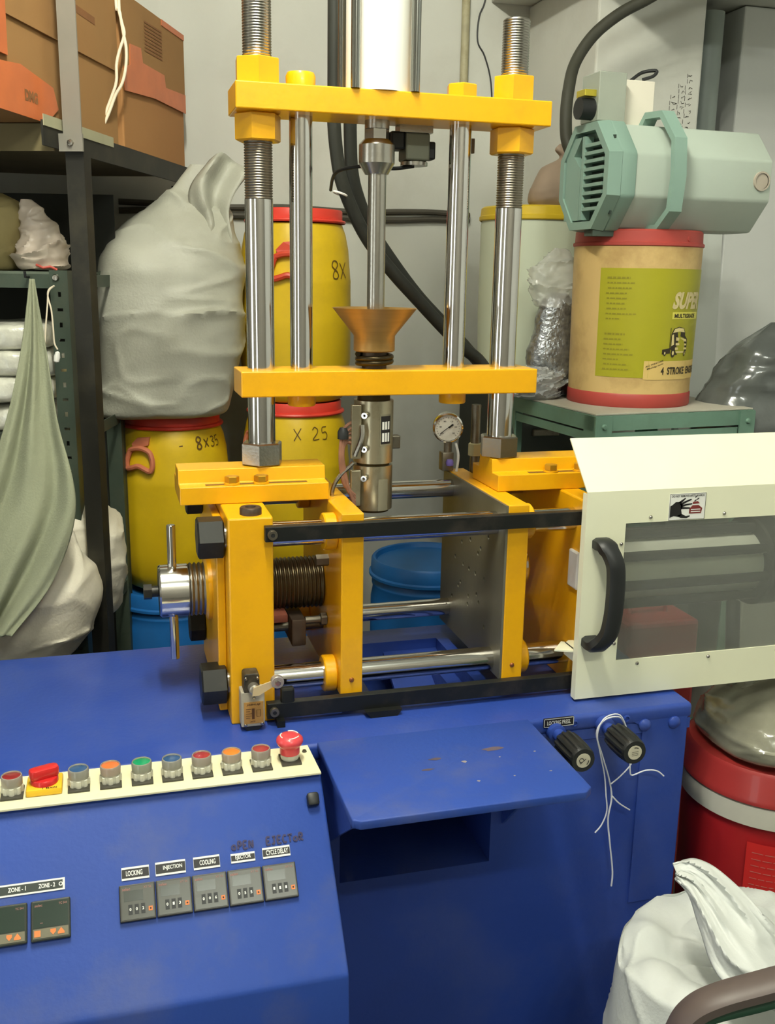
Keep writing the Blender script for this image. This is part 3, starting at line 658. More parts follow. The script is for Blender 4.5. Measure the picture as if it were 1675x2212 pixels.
# ---- pressure gauge
gx, gy, gz = .646, 1.86, 1.2545
ga = B().lathe([(0, .026), (.026, .026), (.0285, .024), (.0305, .010), (.0305, .002), (.0275, 0), (.0265, .003), (0, .003)], (gx, gy, gz), (.20, 1, .12), 40).obj('pressure_gauge', chrome, MX); lab(ga, 'round chrome pressure gauge with a white dial')
gd = V((-.20, -1, -.12)).normalized(); gu = V((1, -.20, 0)).normalized(); gv = gu.cross(gd); gv = gv if gv.z > 0 else -gv
gf = lambda a, c, d: V((gx, gy, gz)) + gu*a + gv*c + gd*d
b = B(); b.poly([gf(.0262*math.cos(2*PI*i/32), .0262*math.sin(2*PI*i/32), -.0025) for i in range(32)]); b.obj('dial', mat('dial_white', (226, 226, 214), .4, var=.03, dirt=(150, 150, 140), dirt_amt=.3, dscale=60), ga, smooth=0)
b = B()
for k in range(21):
    a = -.75+k*(PI+1.5)/20; L0 = .0215 if k % 5 else .0195
    b.ribbon([(L0*math.cos(a), L0*math.sin(a)), (.0235*math.cos(a), .0235*math.sin(a))], .0008, gf, -.0020)
for k, t_ in enumerate(('0', '40', '80', '120', '160', '200')):
    a = PI+.75-k*(PI+1.5)/5; text(b, t_, .0155*math.cos(a)-.0025, .0155*math.cos(a)+.0025, .0155*math.sin(a)-.0015, .0155*math.sin(a)+.0015, gf, .01, -.0020)
b.obj('graduation', black_ink, ga, smooth=0)
b = B(); b.ribbon([(-.016, -.012), (.007, .007)], .0014, gf, -.0012); b.ribbon([(.001, .001), (.010, .008)], .0036, gf, -.0012); b.obj('needle', black_ink, ga, smooth=0)
b = B(); b.cyl((gx+.004, gy+.01, 1.205), (gx+.004, gy+.01, 1.226), .008, seg=14); b.box(gx-.010, gx+.014, gy+.0, gy+.024, 1.168, 1.206, bev=.002); b.obj('stem', dsteel, ga)
B().lathe([(0, 0), (.007, .002), (.008, .008), (.006, .014), (0, .015)], (gx+.004, gy-.004, 1.178), (0, 0, 1), 14).obj('valve_cap', mat('violet_cap', (112, 96, 170), .4), ga)
B().tube(smooth_path([(gx+.016, gy-.002, 1.225), (gx+.021, gy-.006, 1.20), (gx+.018, gy-.006, 1.168)], 5), .0028, 8).obj('capillary', mat('pale_tube', (206, 206, 200), .4), ga)
# hydraulic riser by the gauge
b = B(); b.cyl((.708, 1.87, 1.16), (.708, 1.87, 1.30), .0095, seg=16); ri = b.obj('hydraulic_riser', dsteel, MX)
B().hexa((.708, 1.87, 1.196), (.708, 1.87, 1.222), .0145).obj('fitting', mat('zinc_fitting', (206, 200, 160), .35, .5), ri, smooth=25)
# ---- black guard rails
for (z0, z1, xe) in ((1.129, 1.154, 1.25), (.8215, .849, 1.25)):
    r = B().box(.2285, xe, 1.534, 1.5495, z0, z1, bev=.0012)
    if z0 < 1:
        r.box(.252, .275, 1.534, 1.5495, .845, .874, bev=.004)
    r = r.obj('guard_rail', rail, MX, smooth=0); lab(r, 'flat black rail carrying the sliding guard')
    B().lathe([(.0035, .005), (.0035, .007), (.0075, .007), (.0080, .006), (.0080, 0), (0, 0)], (.240, 1.534, (z0+z1)/2), (0, -1, 0), 18).obj('bolt', dsteel, r)
    B().lathe([(0, .001), (.0042, .0015), (.0042, 0)], (.240, 1.529, (z0+z1)/2), (0, -1, 0), 6).obj('socket', plast, r)
B().prism([(.405, .8112), (.452, .8112), (.460, .8225), (.395, .8225)], lambda u, v, d: (u, d, v), 1.520, 1.548).obj('rail_foot', rail, MX, smooth=0)
B().box(.243, .256, 1.520, 1.548, .8112, .8225).obj('rail_foot', rail, MX, smooth=0)
# ---- roller lever switch on the rear platen
lf = lambda u, v, d: (.200+u, 1.549-d, .815+v)
rl = B().prism([(-.017, .004), (.020, .004), (.022, .010), (.022, .066), (-.017, .066)], lf, 0, .030, bev=.002).obj('lever_switch', mat('switch_grey', (176, 170, 152), .5, .2, var=.1), MX, smooth=0); lab(rl, 'roller lever limit switch with a tan label')
B().prism([(-.012, .064), (.014, .064), (.014, .094), (.011, .097), (-.009, .097), (-.012, .094)], lf, .002, .030, bev=.0015).obj('head', mat('switch_black', (48, 44, 36), .5, var=.2, dirt=(120, 104, 76), dirt_amt=.5, dscale=40), rl, smooth=0)
lb = B().prism([(-.0125, .010), (.0195, .010), (.0195, .048), (-.0125, .048)], lf, .030, .0312).obj('label', mat('tan_label', (172, 128, 66), .5, var=.22, scale=60), rl, smooth=0)
b = B(); f2 = lambda a, c, d: lf(-.0125+a, .010+c, .0312+d)
text(b, 'JAIBALAJI', .004, .026, .0315, .0355, f2, .03, .0004, shear=.3)
for q in range(5): b.ribbon([(.003, .010+.004*q), (.010+.002*(q % 3), .010+.004*q)], .0009, f2, .0004)
b.ribbon([(.015, .008), (.015, .027)], .0045, f2, .0004); b.ribbon([(.021, .012), (.027, .012), (.027, .024), (.021, .024), (.021, .012)], .0009, f2, .0004); text(b, 'LMTD', .009, .018, .0025, .005, f2, .02, .0004, shear=.3)
b.obj('print', mat('brown_ink', (84, 52, 24), .6), lb, smooth=0)
for (u, v) in ((-.010, .0075), (.017, .0085), (-.0085, .0895), (.0105, .0895), (.004, .055)):
    B().lathe([(0, .0025), (.0018, .0025), (.003, 0)], lf(u, v, .0305), (0, -1, 0), 10).obj('screw', steel, rl)
B().lathe([(0, .014), (.006, .014), (.0085, .012), (.0095, .002), (.0095, 0), (0, 0)], lf(.0035, .0735, .030), (0, -1, 0), 24).obj('pivot', mat('zinc', (176, 170, 156), .35, .8, var=.1), rl)
B().prism([(-.004, -.008), (.006, -.008), (.0385, .010), (.0385, .017), (.034, .017), (-.002, .006)], lambda u, v, d: lf(.0035+u, .0735+v, d), .0445, .0475).obj('lever', mat('cream_lever', (214, 196, 156), .4, .3), rl, smooth=0)
B().cyl(lf(.0405, .0870, .040), lf(.0405, .0870, .052), .0105, seg=24, bev=.001).obj('roller', mat('roller_grey', (170, 164, 158), .4, .5), rl)
B().hexa(lf(.0405, .0870, .052), lf(.0405, .0870, .0545), .0055).obj('roller_bolt', steel, rl, smooth=25)
B().prism([(-.014, .004), (.018, .004), (.012, -.0035), (-.008, -.0035)], lf, .006, .028).obj('gland', plast, rl, smooth=0)
# ---- sliding guard
GX0, GX1, GZ0, GZ1, GY = .775, 1.36, .8165, 1.196, 1.499
xz = lambda u, v, d: (u, GY+d, v)
gd_ = B(); gd_.frame((GX0, GX1, GZ0, GZ1), (.852, 1.285, .884, 1.1375), xz, 0, .0025)
gd_.prism([(GY, GZ1-.0006), (GY+.0025, GZ1-.0016), (1.5795, 1.2750), (1.5770, 1.2765)], lambda u, v, d: (d, u, v), GX0, GX1)
gd_.box(GX0, GX0+.0025, GY+.0026, 1.515, GZ0, GZ1-.004)
gd_ = gd_.obj('safety_guard', cream, MX, smooth=0); lab(gd_, 'cream sheet steel sliding guard with a smoked window')
# window pane
pm = bpy.data.materials.new('smoked_acrylic'); pm.use_nodes = True; nt = pm.node_tree; nt.nodes.clear()
out = nt.nodes.new('ShaderNodeOutputMaterial'); tr_ = nt.nodes.new('ShaderNodeBsdfTransparent'); tr_.inputs[0].default_value = (.84, .86, .82, 1)
df = nt.nodes.new('ShaderNodeBsdfDiffuse'); df.inputs[0].default_value = (.40, .41, .37, 1)
gs = nt.nodes.new('ShaderNodeBsdfGlossy'); gs.inputs['Roughness'].default_value = .08; gs.inputs[0].default_value = (.8, .8, .8, 1)
m1 = nt.nodes.new('ShaderNodeMixShader'); m2 = nt.nodes.new('ShaderNodeMixShader'); nz = nt.nodes.new('ShaderNodeTexNoise'); nz.inputs['Scale'].default_value = 5
mr = nt.nodes.new('ShaderNodeMapRange'); mr.inputs[3].default_value = .17; mr.inputs[4].default_value = .26
nt.links.new(nz.outputs['Fac'], mr.inputs[0]); nt.links.new(mr.outputs[0], m1.inputs[0]); nt.links.new(tr_.outputs[0], m1.inputs[1]); nt.links.new(df.outputs[0], m1.inputs[2])
m2.inputs[0].default_value = .05; nt.links.new(m1.outputs[0], m2.inputs[1]); nt.links.new(gs.outputs[0], m2.inputs[2]); nt.links.new(m2.outputs[0], out.inputs[0])
b = B(); b.box(.845, 1.292, GY+.0026, GY+.0046, .877, 1.1445); lab(b.obj('window_pane', pm, gd_, smooth=0), 'smoked clear plastic window')
for (x, z) in ((.899, 1.1465), (1.046, 1.1465), (.8455, 1.101), (.8455, .917), (.895, .875), (1.041, .875), (1.188, .875), (1.193, 1.1465)):
    B().lathe([(0, .003), (.002, .003), (.0035, .001), (.0035, 0)], (x, GY, z), (0, -1, 0), 12).obj('screw', steel, gd_)
# handle
hp = [(.796, 1.4995, 1.122), (.797, 1.478, 1.118), (.806, 1.466, 1.096), (.811, 1.462, 1.07), (.812, 1.461, 1.02), (.810, 1.462, .985), (.806, 1.464, .955), (.797, 1.470, .930), (.790, 1.480, .918), (.788, 1.4995, .912)]
hp = [(.806, 1.4985, 1.104), (.806, 1.476, 1.104), (.814, 1.460, 1.080), (.817, 1.457, 1.052), (.817, 1.456, 1.010), (.815, 1.457, .975), (.810, 1.460, .948), (.798, 1.474, .926), (.797, 1.4985, .926)]
t = bmesh.new(); b = B(); HP = smooth_path(hp, 5); rings = []
for i, p in enumerate(HP):
    d = (HP[min(i+1, len(HP)-1)]-HP[max(i-1, 0)]).normalized(); sx = V((1, 0, 0)); n = d.cross(sx).normalized(); sx = n.cross(d).normalized()
    k = min(i, len(HP)-1-i); wv = .0145 if k > 6 else .0165; hv = .011
    rings.append([t.verts.new(p + sx*a*wv + n*c*hv) for a, c in ((-1, -.6), (-.6, -1), (.6, -1), (1, -.6), (1, .6), (.6, 1), (-.6, 1), (-1, .6))])
for a, c in zip(rings, rings[1:]):
    for i in range(8): t.faces.new((a[i], a[(i+1) % 8], c[(i+1) % 8], c[i]))
t.faces.new(rings[0]); t.faces.new(rings[-1]); bmesh.ops.recalc_face_normals(t, faces=t.faces); b._merge(t)
lab(b.obj('handle', plast, gd_, smooth=50), 'black moulded grab handle')
# warning sticker
B().box(.9335, 1.0055, GY-.0008, GY, 1.1385, 1.1865).obj('warning_sticker', white_ink, gd_, smooth=0)
sf_ = plane_fn((.9335, GY-.0008, 1.1385), (1, 0, 0), (0, 0, 1))
b = B()
for q in (((.0007, .0007), (.0713, .0007)), ((.0007, .0473), (.0713, .0473)), ((.0007, 0), (.0007, .048)), ((.0713, 0), (.0713, .048))): b.ribbon(q, .0007, sf_)
text(b, 'DO NOT REMOVE SAFETY GUARDS', .004, .068, .0415, .0455, sf_, .02)
for poly in ([(.002, .005), (.010, .008), (.020, .006), (.026, .010), (.024, .018), (.026, .026), (.022, .033), (.012, .033), (.006, .028), (.002, .026)],
             [(.016, .031), (.020, .034), (.030, .040), (.032, .039), (.024, .031)], [(.020, .029), (.030, .034), (.042, .038), (.044, .036), (.030, .030), (.024, .026)],
             [(.022, .027), (.034, .029), (.045, .030), (.045, .0275), (.034, .026), (.024, .023)], [(.022, .024), (.034, .023), (.041, .0225), (.041, .020), (.032, .020), (.024, .020)],
             [(.016, .008), (.024, .004), (.036, .003), (.042, .0055), (.042, .008), (.034, .007), (.026, .011)]):
    b.poly([sf_(a, c, .0005) for a, c in poly])
for (a, c) in ((.050, .040), (.054, .036), (.049, .033)): b.ribbon([(a, c), (a+.004, c+.003)], .002, sf_)
b.obj('sticker_print', black_ink, gd_, smooth=0)
b = B(); b.poly([sf_(a, c, .0005) for a, c in [(.040, .011), (.064, .011), (.066, .020), (.058, .026), (.046, .026), (.040, .020)]]); b.poly([sf_(a, c, .0005) for a, c in [(.046, .028), (.060, .029), (.056, .033), (.046, .032)]]); b.obj('sticker_red', mat('sticker_maroon', (128, 50, 46), .5), gd_, smooth=0)
b = B()
for q in (.0145, .0185): b.ribbon([(.043, q), (.062, q)], .0018, sf_, .0009)
b.obj('sticker_line', white_ink, gd_, smooth=0)
# guard roller bracket at the left
B().prism([(.745, 1.53), (.782, 1.515), (.84, 1.515), (.84, 1.56), (.79, 1.568), (.782, 1.560), (.775, 1.566)], lambda u, v, d: (u, v, d), .8995, .9025).obj('bracket', cream, gd_, smooth=0)
B().box(.779, .782, 1.515, 1.56, .880, .9025).obj('bracket', cream, gd_, smooth=0)
# ================================================================== things around the machine
def ridge(p, s=1.0): return 1-abs(2*noise.noise(p*s))
def interp(rows, t):
    """rows: list of equal-length tuples, first item = key; Catmull-Rom in the key order"""
    n = len(rows)-1; f = t*n; i = min(int(f), n-1); u = f-i
    p0 = rows[max(i-1, 0)]; p1 = rows[i]; p2 = rows[i+1]; p3 = rows[min(i+2, n)]
    return [.5*((2*b)+(c-a)*u+(2*a-5*b+4*c-d)*u*u+(3*b-a-3*c+d)*u**3) for a, b, c, d in zip(p0, p1, p2, p3)]
def blob(rows, amp=.012, seed=0., freq=7., stretch=(1, 1, 2.2), nu=88, nv=72, p=2.6, rot=0., fine=.35):
    """closed lumpy bag: rows (z, cx, cy, rx, ry)"""
    b = B(); sd = V((seed*3.1, seed*1.7, seed*2.3)); cr, sr = math.cos(rot), math.sin(rot)
    def fn(s, t):
        z, cx, cy, rx, ry = interp(rows, t); rx = max(rx, .001); ry = max(ry, .001)
        a = 2*PI*s; c, si = math.cos(a), math.sin(a)
        ex = math.copysign(abs(c)**(2/p), c)*rx; ey = math.copysign(abs(si)**(2/p), si)*ry
        P = V((ex, ey, z))
        q = V((P.x*stretch[0], P.y*stretch[1], P.z*stretch[2]))*freq+sd
        k = min(1, min(rx, ry)/.06)
        q2 = q + V((noise.noise(q*.7+V((9, 4, 1))), noise.noise(q*.7+V((2, 8, 5))), noise.noise(q*.7+V((6, 3, 7)))))*.6
        d = amp*k*(1.1*noise.noise(q*.45)+.9*fine*(ridge(q2*.55)**5-.2)+.5*fine*(ridge(q2*1.1+V((5, 1, 2)))**6-.12)+.12*fine*noise.noise(q*4))
        r = V((c, si, 0)); P += r*d; P.z += .5*d
        return V((cx+P.x*cr-P.y*sr, cy+P.x*sr+P.y*cr, P.z))
    rows_ = b.grid(fn, nu, nv, wrap=True)
    b.bm.faces.new(rows_[0][::-1]); b.bm.faces.new(rows_[-1])
    bmesh.ops.recalc_face_normals(b.bm, faces=b.bm.faces)
    return b
# ---- drums
dyel = mat('drum_yellow', (220, 184, 24), .42, var=.10, scale=3, bump=.05, bscale=40, dirt=(150, 122, 34), dirt_amt=.45, dscale=3)
dred = mat('drum_lid_red', (214, 62, 46), .42, var=.08)
dblue = mat('drum_blue', (28, 104, 176), .45, var=.12, scale=4, dirt=(30, 70, 110), dirt_amt=.4, dscale=4)
dpale = mat('drum_pale', (206, 214, 190), .5, var=.06, scale=2)
dpink = mat('handle_pink', (196, 116, 84), .5, var=.12, scale=20)
def drum(name, label, x, y, z, r, h, body, lidm, hang=(), hmat=None, group=None, lid_h=.036):
    t = thing(name, label, 'drum', (x, y, z), group)
    rl = r*.84
    pr = [(0, .006), (r*.78, 0), (r*.86, .006), (r*.955, h*.10), (r, h*.22), (r*1.0, h*.40), (r*1.002, h*.415), (r*1.0, h*.43), (r*.995, h*.62), (r*.998, h*.635), (r*.99, h*.65), (r*.95, h*.80), (r*.90, h*.875), (rl*1.0, h*.925), (rl*.98, h-lid_h-.004), (0, h-lid_h-.004)]
    B().lathe(pr, (x, y, z), (0, 0, 1), 64).obj('body', body, t, smooth=50)
    ld = B().lathe([(rl*1.06, 0), (rl*1.075, .004), (rl*1.06, .008), (rl*1.0, .010), (rl*1.0, lid_h-.003), (rl*.985, lid_h), (rl*.93, lid_h), (rl*.90, lid_h-.010), (rl*.5, lid_h-.013), (0, lid_h-.013)], (x, y, z+h-lid_h), (0, 0, 1), 64).obj('lid', lidm, t, smooth=40)
    def cf_(z_):      # radius of the body at height fraction
        for (r0, h0), (r1, h1) in zip(pr[1:], pr[2:]):
            if h0 <= z_ <= h1 and h1 > h0: return r0+(r1-r0)*(z_-h0)/(h1-h0)
        return r
    surf = lambda a0, zc: (lambda u, v, d: V((x+(cf_(zc+v)+d)*math.sin(a0+u/r), y-(cf_(zc+v)+d)*math.cos(a0+u/r), z+zc+v)))
    for (a0, zc, sc) in hang:
        f = surf(a0, zc)
        hb = B().prism([(-.022*sc, .018*sc), (.026*sc, .030*sc), (.028*sc, .052*sc), (-.012*sc, .048*sc), (-.03*sc, .03*sc)], f, -.004, .008).obj('handle', hmat, t, smooth=30)
        pts = [(-.030, .014), (-.040, -.012), (-.038, -.036), (-.020, -.034), (.0, -.028), (.022, -.036), (.036, -.040), (.042, -.018), (.034, .010), (.012, .020), (-.012, .020)]
        P = [f(a*sc, c*sc, .010) for a, c in pts]
        P2 = smooth_path(P+[P[0]], 3)[:-1]
        B().tube(P2, .0075*sc, 8, closed=True).obj('handle_loop', hmat, hb)
    return t, surf
GR = 'yellow plastic drums with red lids'
R1 = .161
t, sf1 = drum('plastic_drum', 'yellow drum marked 8X35 with a red lid below the big woven sack', .166, 2.890, .662, R1, .500, dyel, dred, [(-.66, .395, 1.0)], dpink, GR)
f1 = sf1(.12, .415); hand('-', -.01, 0, .018, .003, f1, pen, t); hand('8', .040, -.004, .032, .0045, f1, pen, t, lift=.002); hand('X', .070, -.001, .026, .0035, f1, pen, t, lift=.002); hand('35', .095, -.001, .028, .0028, f1, pen, t, lift=.002)
t, sf2 = drum('plastic_drum', 'yellow drum marked 8X on top of another yellow drum', .528, 2.900, 1.192, .160, .532, dyel, dred, [(-.30, .385, 1.15)], mat('handle_red', (196, 66, 40), .45, var=.1), GR)
hand('8X', .078, 0, .048, .0034, sf2(0, .345), pen, t, pitch=1.05, lift=.002)
t, sf3 = drum('plastic_drum', 'yellow drum marked X25 carrying another yellow drum', .526, 2.895, .690, .160, .500, dyel, dred, [(-1.05, .40, .9)], dpink, GR)
hand('X 25', -.035, 0, .036, .0026, sf3(0, .40), pen, t, pitch=1.15, lift=.002)
GB = 'blue plastic drums with blue lids'
def blue_drum(label, x, y, r, h, seedless=None):
    t = thing('plastic_drum', label, 'drum', (x, y, 0), GB)
    B().lathe([(0, .004), (r*.85, 0), (r*.93, .02), (r*.985, h*.2), (r, h*.5), (r*.985, h*.85), (r*.95, h-.085), (r*.97, h-.075), (r*.97, h-.070), (r*.93, h-.062), (r*.93, h-.03), (0, h-.03)], (x, y, 0), (0, 0, 1), 64).obj('body', dblue, t, smooth=50)
    B().lathe([(r*.98, 0), (r*1.02, .003), (r*1.02, .010), (r*.99, .014), (r*.98, .046), (r*.95, .052), (r*.91, .050), (r*.88, .038), (r*.5, .034), (0, .034)], (x, y, h-.052), (0, 0, 1), 64).obj('lid', dblue, t, smooth=45)
    return t
blue_drum('blue drum beneath the yellow drum marked 8X35', .150, 2.880, .165, .660)
blue_drum('blue drum beneath the two stacked yellow drums', .526, 2.895, .160, .688)
blue_drum('blue drum whose lid shows between the moving and steel platens', .838, 2.56, .160, .783)
# pale drum with yellow lid on a dark cabinet
kx, ky = 1.166, 2.675
cb = thing('steel_cabinet', 'dark steel cabinet beneath the pale drum with yellow lid', 'cabinet', (kx, ky, 0))
dk = mat('dark_cabinet', (44, 48, 42), .6, var=.2, scale=6)
B().box(kx-.15, kx+.15, ky-.13, ky+.155, 0, 1.25, bev=.004).obj('body', dk, cb, smooth=0)
for k in range(3):
    d_ = B().box(kx-.14, kx+.14, ky-.142, ky-.131, .02+.41*k, .41+.41*k, bev=.003).obj('drawer', mat('dark_drawer', (60, 64, 58), .55, var=.15), cb, smooth=0)
    B().box(kx-.04, kx+.04, ky-.152, ky-.142, .30+.41*k, .32+.41*k, bev=.003).obj('handle', dsteel, d_, smooth=0)
t = thing('pale_drum', 'pale green-white drum with a flat yellow lid behind the right column', 'drum', (kx, ky, 1.25))
B().lathe([(0, .0), (.135, 0), (.145, .01), (.150, .2), (.150, .44), (.147, .452), (0, .452)], (kx, ky, 1.25), (0, 0, 1), 56).obj('body', dpale, t)
B().lathe([(.152, 0), (.155, .003), (.155, .012), (.152, .014), (.150, .034), (.145, .038), (0, .036)], (kx, ky, 1.700), (0, 0, 1), 56).obj('lid', mat('lid_yellow', (220, 188, 44), .45, var=.06), t)
# brown paper bag on it
b = blob([(1.739, 1.205, 2.60, .085, .05), (1.76, 1.205, 2.60, .095, .06), (1.80, 1.21, 2.60, .09, .055), (1.84, 1.215, 2.60, .07, .04), (1.865, 1.225, 2.60, .03, .02), (1.885, 1.20, 2.60, .018, .012), (1.90, 1.20, 2.60, .006, .004)], .014, 4., 9, nu=56, nv=40)
tag(b.obj('paper_bag', mat('brown_paper', (142, 124, 106), .8, var=.15, scale=10)), 'crumpled brown paper bag lying on the yellow drum lid', 'bag')
# ---- big woven sack on the drum
rows = [(1.164, .135, 2.84, .15, .12), (1.18, .135, 2.84, .185, .145), (1.25, .150, 2.84, .190, .15), (1.35, .165, 2.84, .188, .15), (1.45, .170, 2.84, .186, .15), (1.53, .178, 2.85, .182, .145), (1.60, .185, 2.86, .176, .135), (1.665, .205, 2.87, .152, .115), (1.72, .235, 2.88, .118, .085), (1.765, .262, 2.88, .095, .055), (1.80, .282, 2.88, .084, .035), (1.835, .297, 2.88, .065, .020)]
b = blob(rows, .021, 2., 4.4, (1, 1, 2.0), 130, 130, p=3.2, fine=.62)
sk = tag(b.obj('woven_sack', woven, smooth=60), 'large grey-white woven sack standing on the drum marked 8X35', 'sack')
b = B()
def fold(s, t_):
    x = .235+.10*t_+.07*(s-.5)*(1+.3*t_); z = 1.60+.24*s+.02*math.sin(t_*5)
    return V((x+.02*math.sin(s*7), 2.765+.05*s+.022*math.sin(t_*9+s*3)+.012*noise.noise(V((x*20, z*20, 1))), z-.05*t_*(1-s)))
b.grid(fold, 18, 14); b.obj('mouth_fold', woven, sk, smooth=60, solid=.002)
# ---- tall rack with cartons
e_ = V((.386, .923, 0)); n_ = V((.923, -.386, 0))
Q = V((.004, 2.585, 0))
def rk(u, v, z): return Q - n_*u + e_*v + V((0, 0, z))      # u to the left, v to the back
def rbox(b, u0, u1, v0, v1, z0, z1, bev=0.):
    M = Matrix(((-n_.x, e_.x, 0, Q.x), (-n_.y, e_.y, 0, Q.y), (0, 0, 1, 0), (0, 0, 0, 1)))
    b.box(u0, u1, v0, v1, z0, z1, bev=bev, M=M)
    return b
def fixn(b): bmesh.ops.recalc_face_normals(b.bm, faces=b.bm.faces); return b
ang = mat('slotted_angle_dark', (40, 39, 33), .55, .3, var=.2, scale=8, dirt=(90, 84, 66), dirt_amt=.3, dscale=8)
ang2 = mat('slotted_angle_grey', (142, 138, 128), .5, .3, var=.1, scale=8)
ply = mat('shelf_board', (108, 98, 76), .75, var=.2, scale=6)
tk = thing('tall_rack', 'tall dark angle-iron rack carrying the cardboard cartons', 'rack', (Q.x, Q.y, 0))
SZ = 1.845
fixn(rbox(B(), -.026, .95, -.30, .60, SZ-.022, SZ)).obj('shelf', ply, tk, smooth=0)
fixn(rbox(B(), -.026, .95, -.306, -.3005, SZ-.055, SZ-.001)).obj('front_beam', mat('olive_board', (116, 106, 72), .7, var=.15), tk, smooth=0)
fixn(rbox(B(), -.031, -.0265, -.36, .60, SZ-.050, SZ-.001)).obj('side_beam', ang, tk, smooth=0)
fixn(rbox(B(), -.0335, -.0315, -.36, .0, SZ-.012, SZ+.010)).obj('edge_strip', mat('pale_beam', (160, 158, 130), .6, var=.12), tk, smooth=0)
up_ = fixn(rbox(rbox(B(), -.082, -.042, -.292, -.288, SZ-.052, 3.1), -.046, -.042, -.288, -.25, SZ+.02, 3.1)).obj('upright', ang2, tk, smooth=0)
fixn(rbox(B(), -.086, -.034, -.2985, -.2925, SZ-.055, SZ-.02)).obj('gusset', ang2, tk, smooth=0)
B().lathe([(0, .006), (.006, .005), (.0075, 0)], rk(-.060, -.2985, SZ-.038), tuple(-e_), 8).obj('bolt', steel, up_)
for (u0, v0) in ((-.082, -.287), (.91, -.287), (-.020, .555), (.91, .555)):
    fixn(rbox(rbox(B(), u0, u0+.04, v0, v0+.004, 0, SZ-.052), u0, u0+.004, v0+.004, v0+.036, 0, SZ-.052)).obj('upright', ang, tk, smooth=0)
card = mat('cardboard', (152, 114, 68), .85, var=.08, scale=5, bump=.08, bscale=70, dirt=(140, 98, 56), dirt_amt=.35, dscale=5)
card2 = mat('cardboard_fresh', (162, 116, 68), .8, var=.05, scale=4, bump=.06, bscale=60)
tape = mat('orange_tape', (198, 106, 56), .45, var=.12, scale=14, coat=.2)
cdark = mat('carton_print', (136, 92, 54), .8, var=.2)
def carton(label, v0, v1, uo, h, cm, dp=.42):
    t = thing('carton', label, 'box', tuple(rk(uo, v0, SZ)))
    fixn(rbox(B(), uo+.004, uo+dp, v0, v1, SZ+.001, SZ+h, bev=.004)).obj('body', cm, t, smooth=0)
    return t
def cfn(uo): return lambda a, c, d: rk(uo-d, a, SZ+c)
tA = carton('cardboard carton nearest the camera on the tall rack, orange tape at its edges', -.50, .098, -.012, .40, card)
fA = cfn(-.010)
B().prism([(-.50, .175), (.098, .172), (.098, .40), (-.50, .40)], fA, -.002, .003).obj('flap', card, tA, smooth=0)
B().prism([(-.50, .0), (-.30, .0), (-.24, .035), (-.26, .075), (-.40, .095), (-.50, .085)], fA, 0, .0015).obj('tape', tape, tA, smooth=0)
B().prism([(-.50, .10), (-.455, .10), (-.445, .40), (-.50, .40)], fA, .001, .0045).obj('tape', tape, tA, smooth=0)
b = B(); text(b, 'DMG', -.39, -.335, .030, .052, fA, .06, .0020); b.obj('lettering', cdark, tA, smooth=0)
b = B()
for (a0, a1, c) in ((-.33, -.27, .30), (-.29, -.16, .285), (-.20, -.03, .262)): b.ribbon([(a0, c), (a1, c-.006)], .016, fA, .0036)
b.obj('print', cdark, tA, smooth=0)
tB = carton('cardboard carton farther back on the tall rack, taped along its seam', .118, .585, -.018, .36, card2, .12)
fB = cfn(-.016)
B().prism([(.118, .160), (.585, .165), (.585, .36), (.118, .36)], fB, -.002, .003).obj('flap', card, tB, smooth=0)
B().prism([(.120, .135), (.33, .150), (.585, .150), (.585, .20), (.42, .192), (.41, .222), (.25, .222), (.24, .255), (.165, .25), (.16, .20), (.12, .19)], fB, .003, .0048).obj('tape', tape, tB, smooth=0)
B().prism([(.40, .345), (.585, .345), (.585, .36), (.40, .36)], fB, .003, .0048).obj('tape', tape, tB, smooth=0)
b = B()
for k in range(9): b.ribbon([(.27, .325-.0085*k), (.40, .327-.0085*k)], .0045, fB, .0042)
b.obj('print', cdark, tB, smooth=0)
tw = mat('twine_white', (226, 214, 190), .7)
t = thing('twine', 'loose white twine hanging down between the two cartons', 'string', (.056, 2.63, 1.9))
for pts in ([(0.056, 2.665, 2.196), (0.061, 2.653, 2.154), (0.067, 2.643, 2.122), (0.071, 2.635, 2.095), (0.058, 2.630, 2.057), (0.050, 2.624, 2.025), (0.048, 2.615, 1.988), (0.037, 2.610, 1.955), (0.001, 2.600, 1.870)],
            [(0.063, 2.663, 2.196), (0.064, 2.649, 2.143), (0.069, 2.637, 2.100), (0.074, 2.626, 2.063), (0.071, 2.617, 2.020), (0.061, 2.610, 1.983), (0.045, 2.608, 1.956), (0.027, 2.603, 1.913), (0.005, 2.598, 1.868)]):
    pts = [(pts[0][0]+.01, pts[0][1]+.02, 2.6)] + pts
    B().tube(smooth_path(pts, 5), .0036, 8).obj('strand', tw, t)
# ---- low slotted-angle rack on the left
n2 = V((.966, -.259, 0)); e2 = V((.259, .966, 0)); R0 = V((-.080, 2.368, 0))
M2 = Matrix(((-n2.x, e2.x, 0, R0.x), (-n2.y, e2.y, 0, R0.y), (0, 0, 1, 0), (0, 0, 0, 1)))
lr = thing('slotted_rack', 'low dark green slotted-angle rack at the left of the machine', 'rack', (R0.x, R0.y, 0))
angg = mat('slotted_angle_green', (66, 78, 66), .5, .3, var=.15, scale=8, dirt=(100, 98, 80), dirt_amt=.3, dscale=10)
def lbox(b, *a, **k): b.box(*a, M=M2, **k); return fixn(b)
HT = 1.548
fr = lbox(lbox(B(), .0, .040, 0, .0025, .0, HT), .0, .0025, .0025, .040, .0, HT).obj('upright', angg, lr, smooth=0)
cut = B()
for k in range(32):
    zz = HT-.052-.0335*k
    wv, hv = ((.0065, .0032) if k % 2 else (.0035, .0055))
    cut.box(.020-wv, .020+wv, -.01, .012, zz-hv, zz+hv, M=M2)
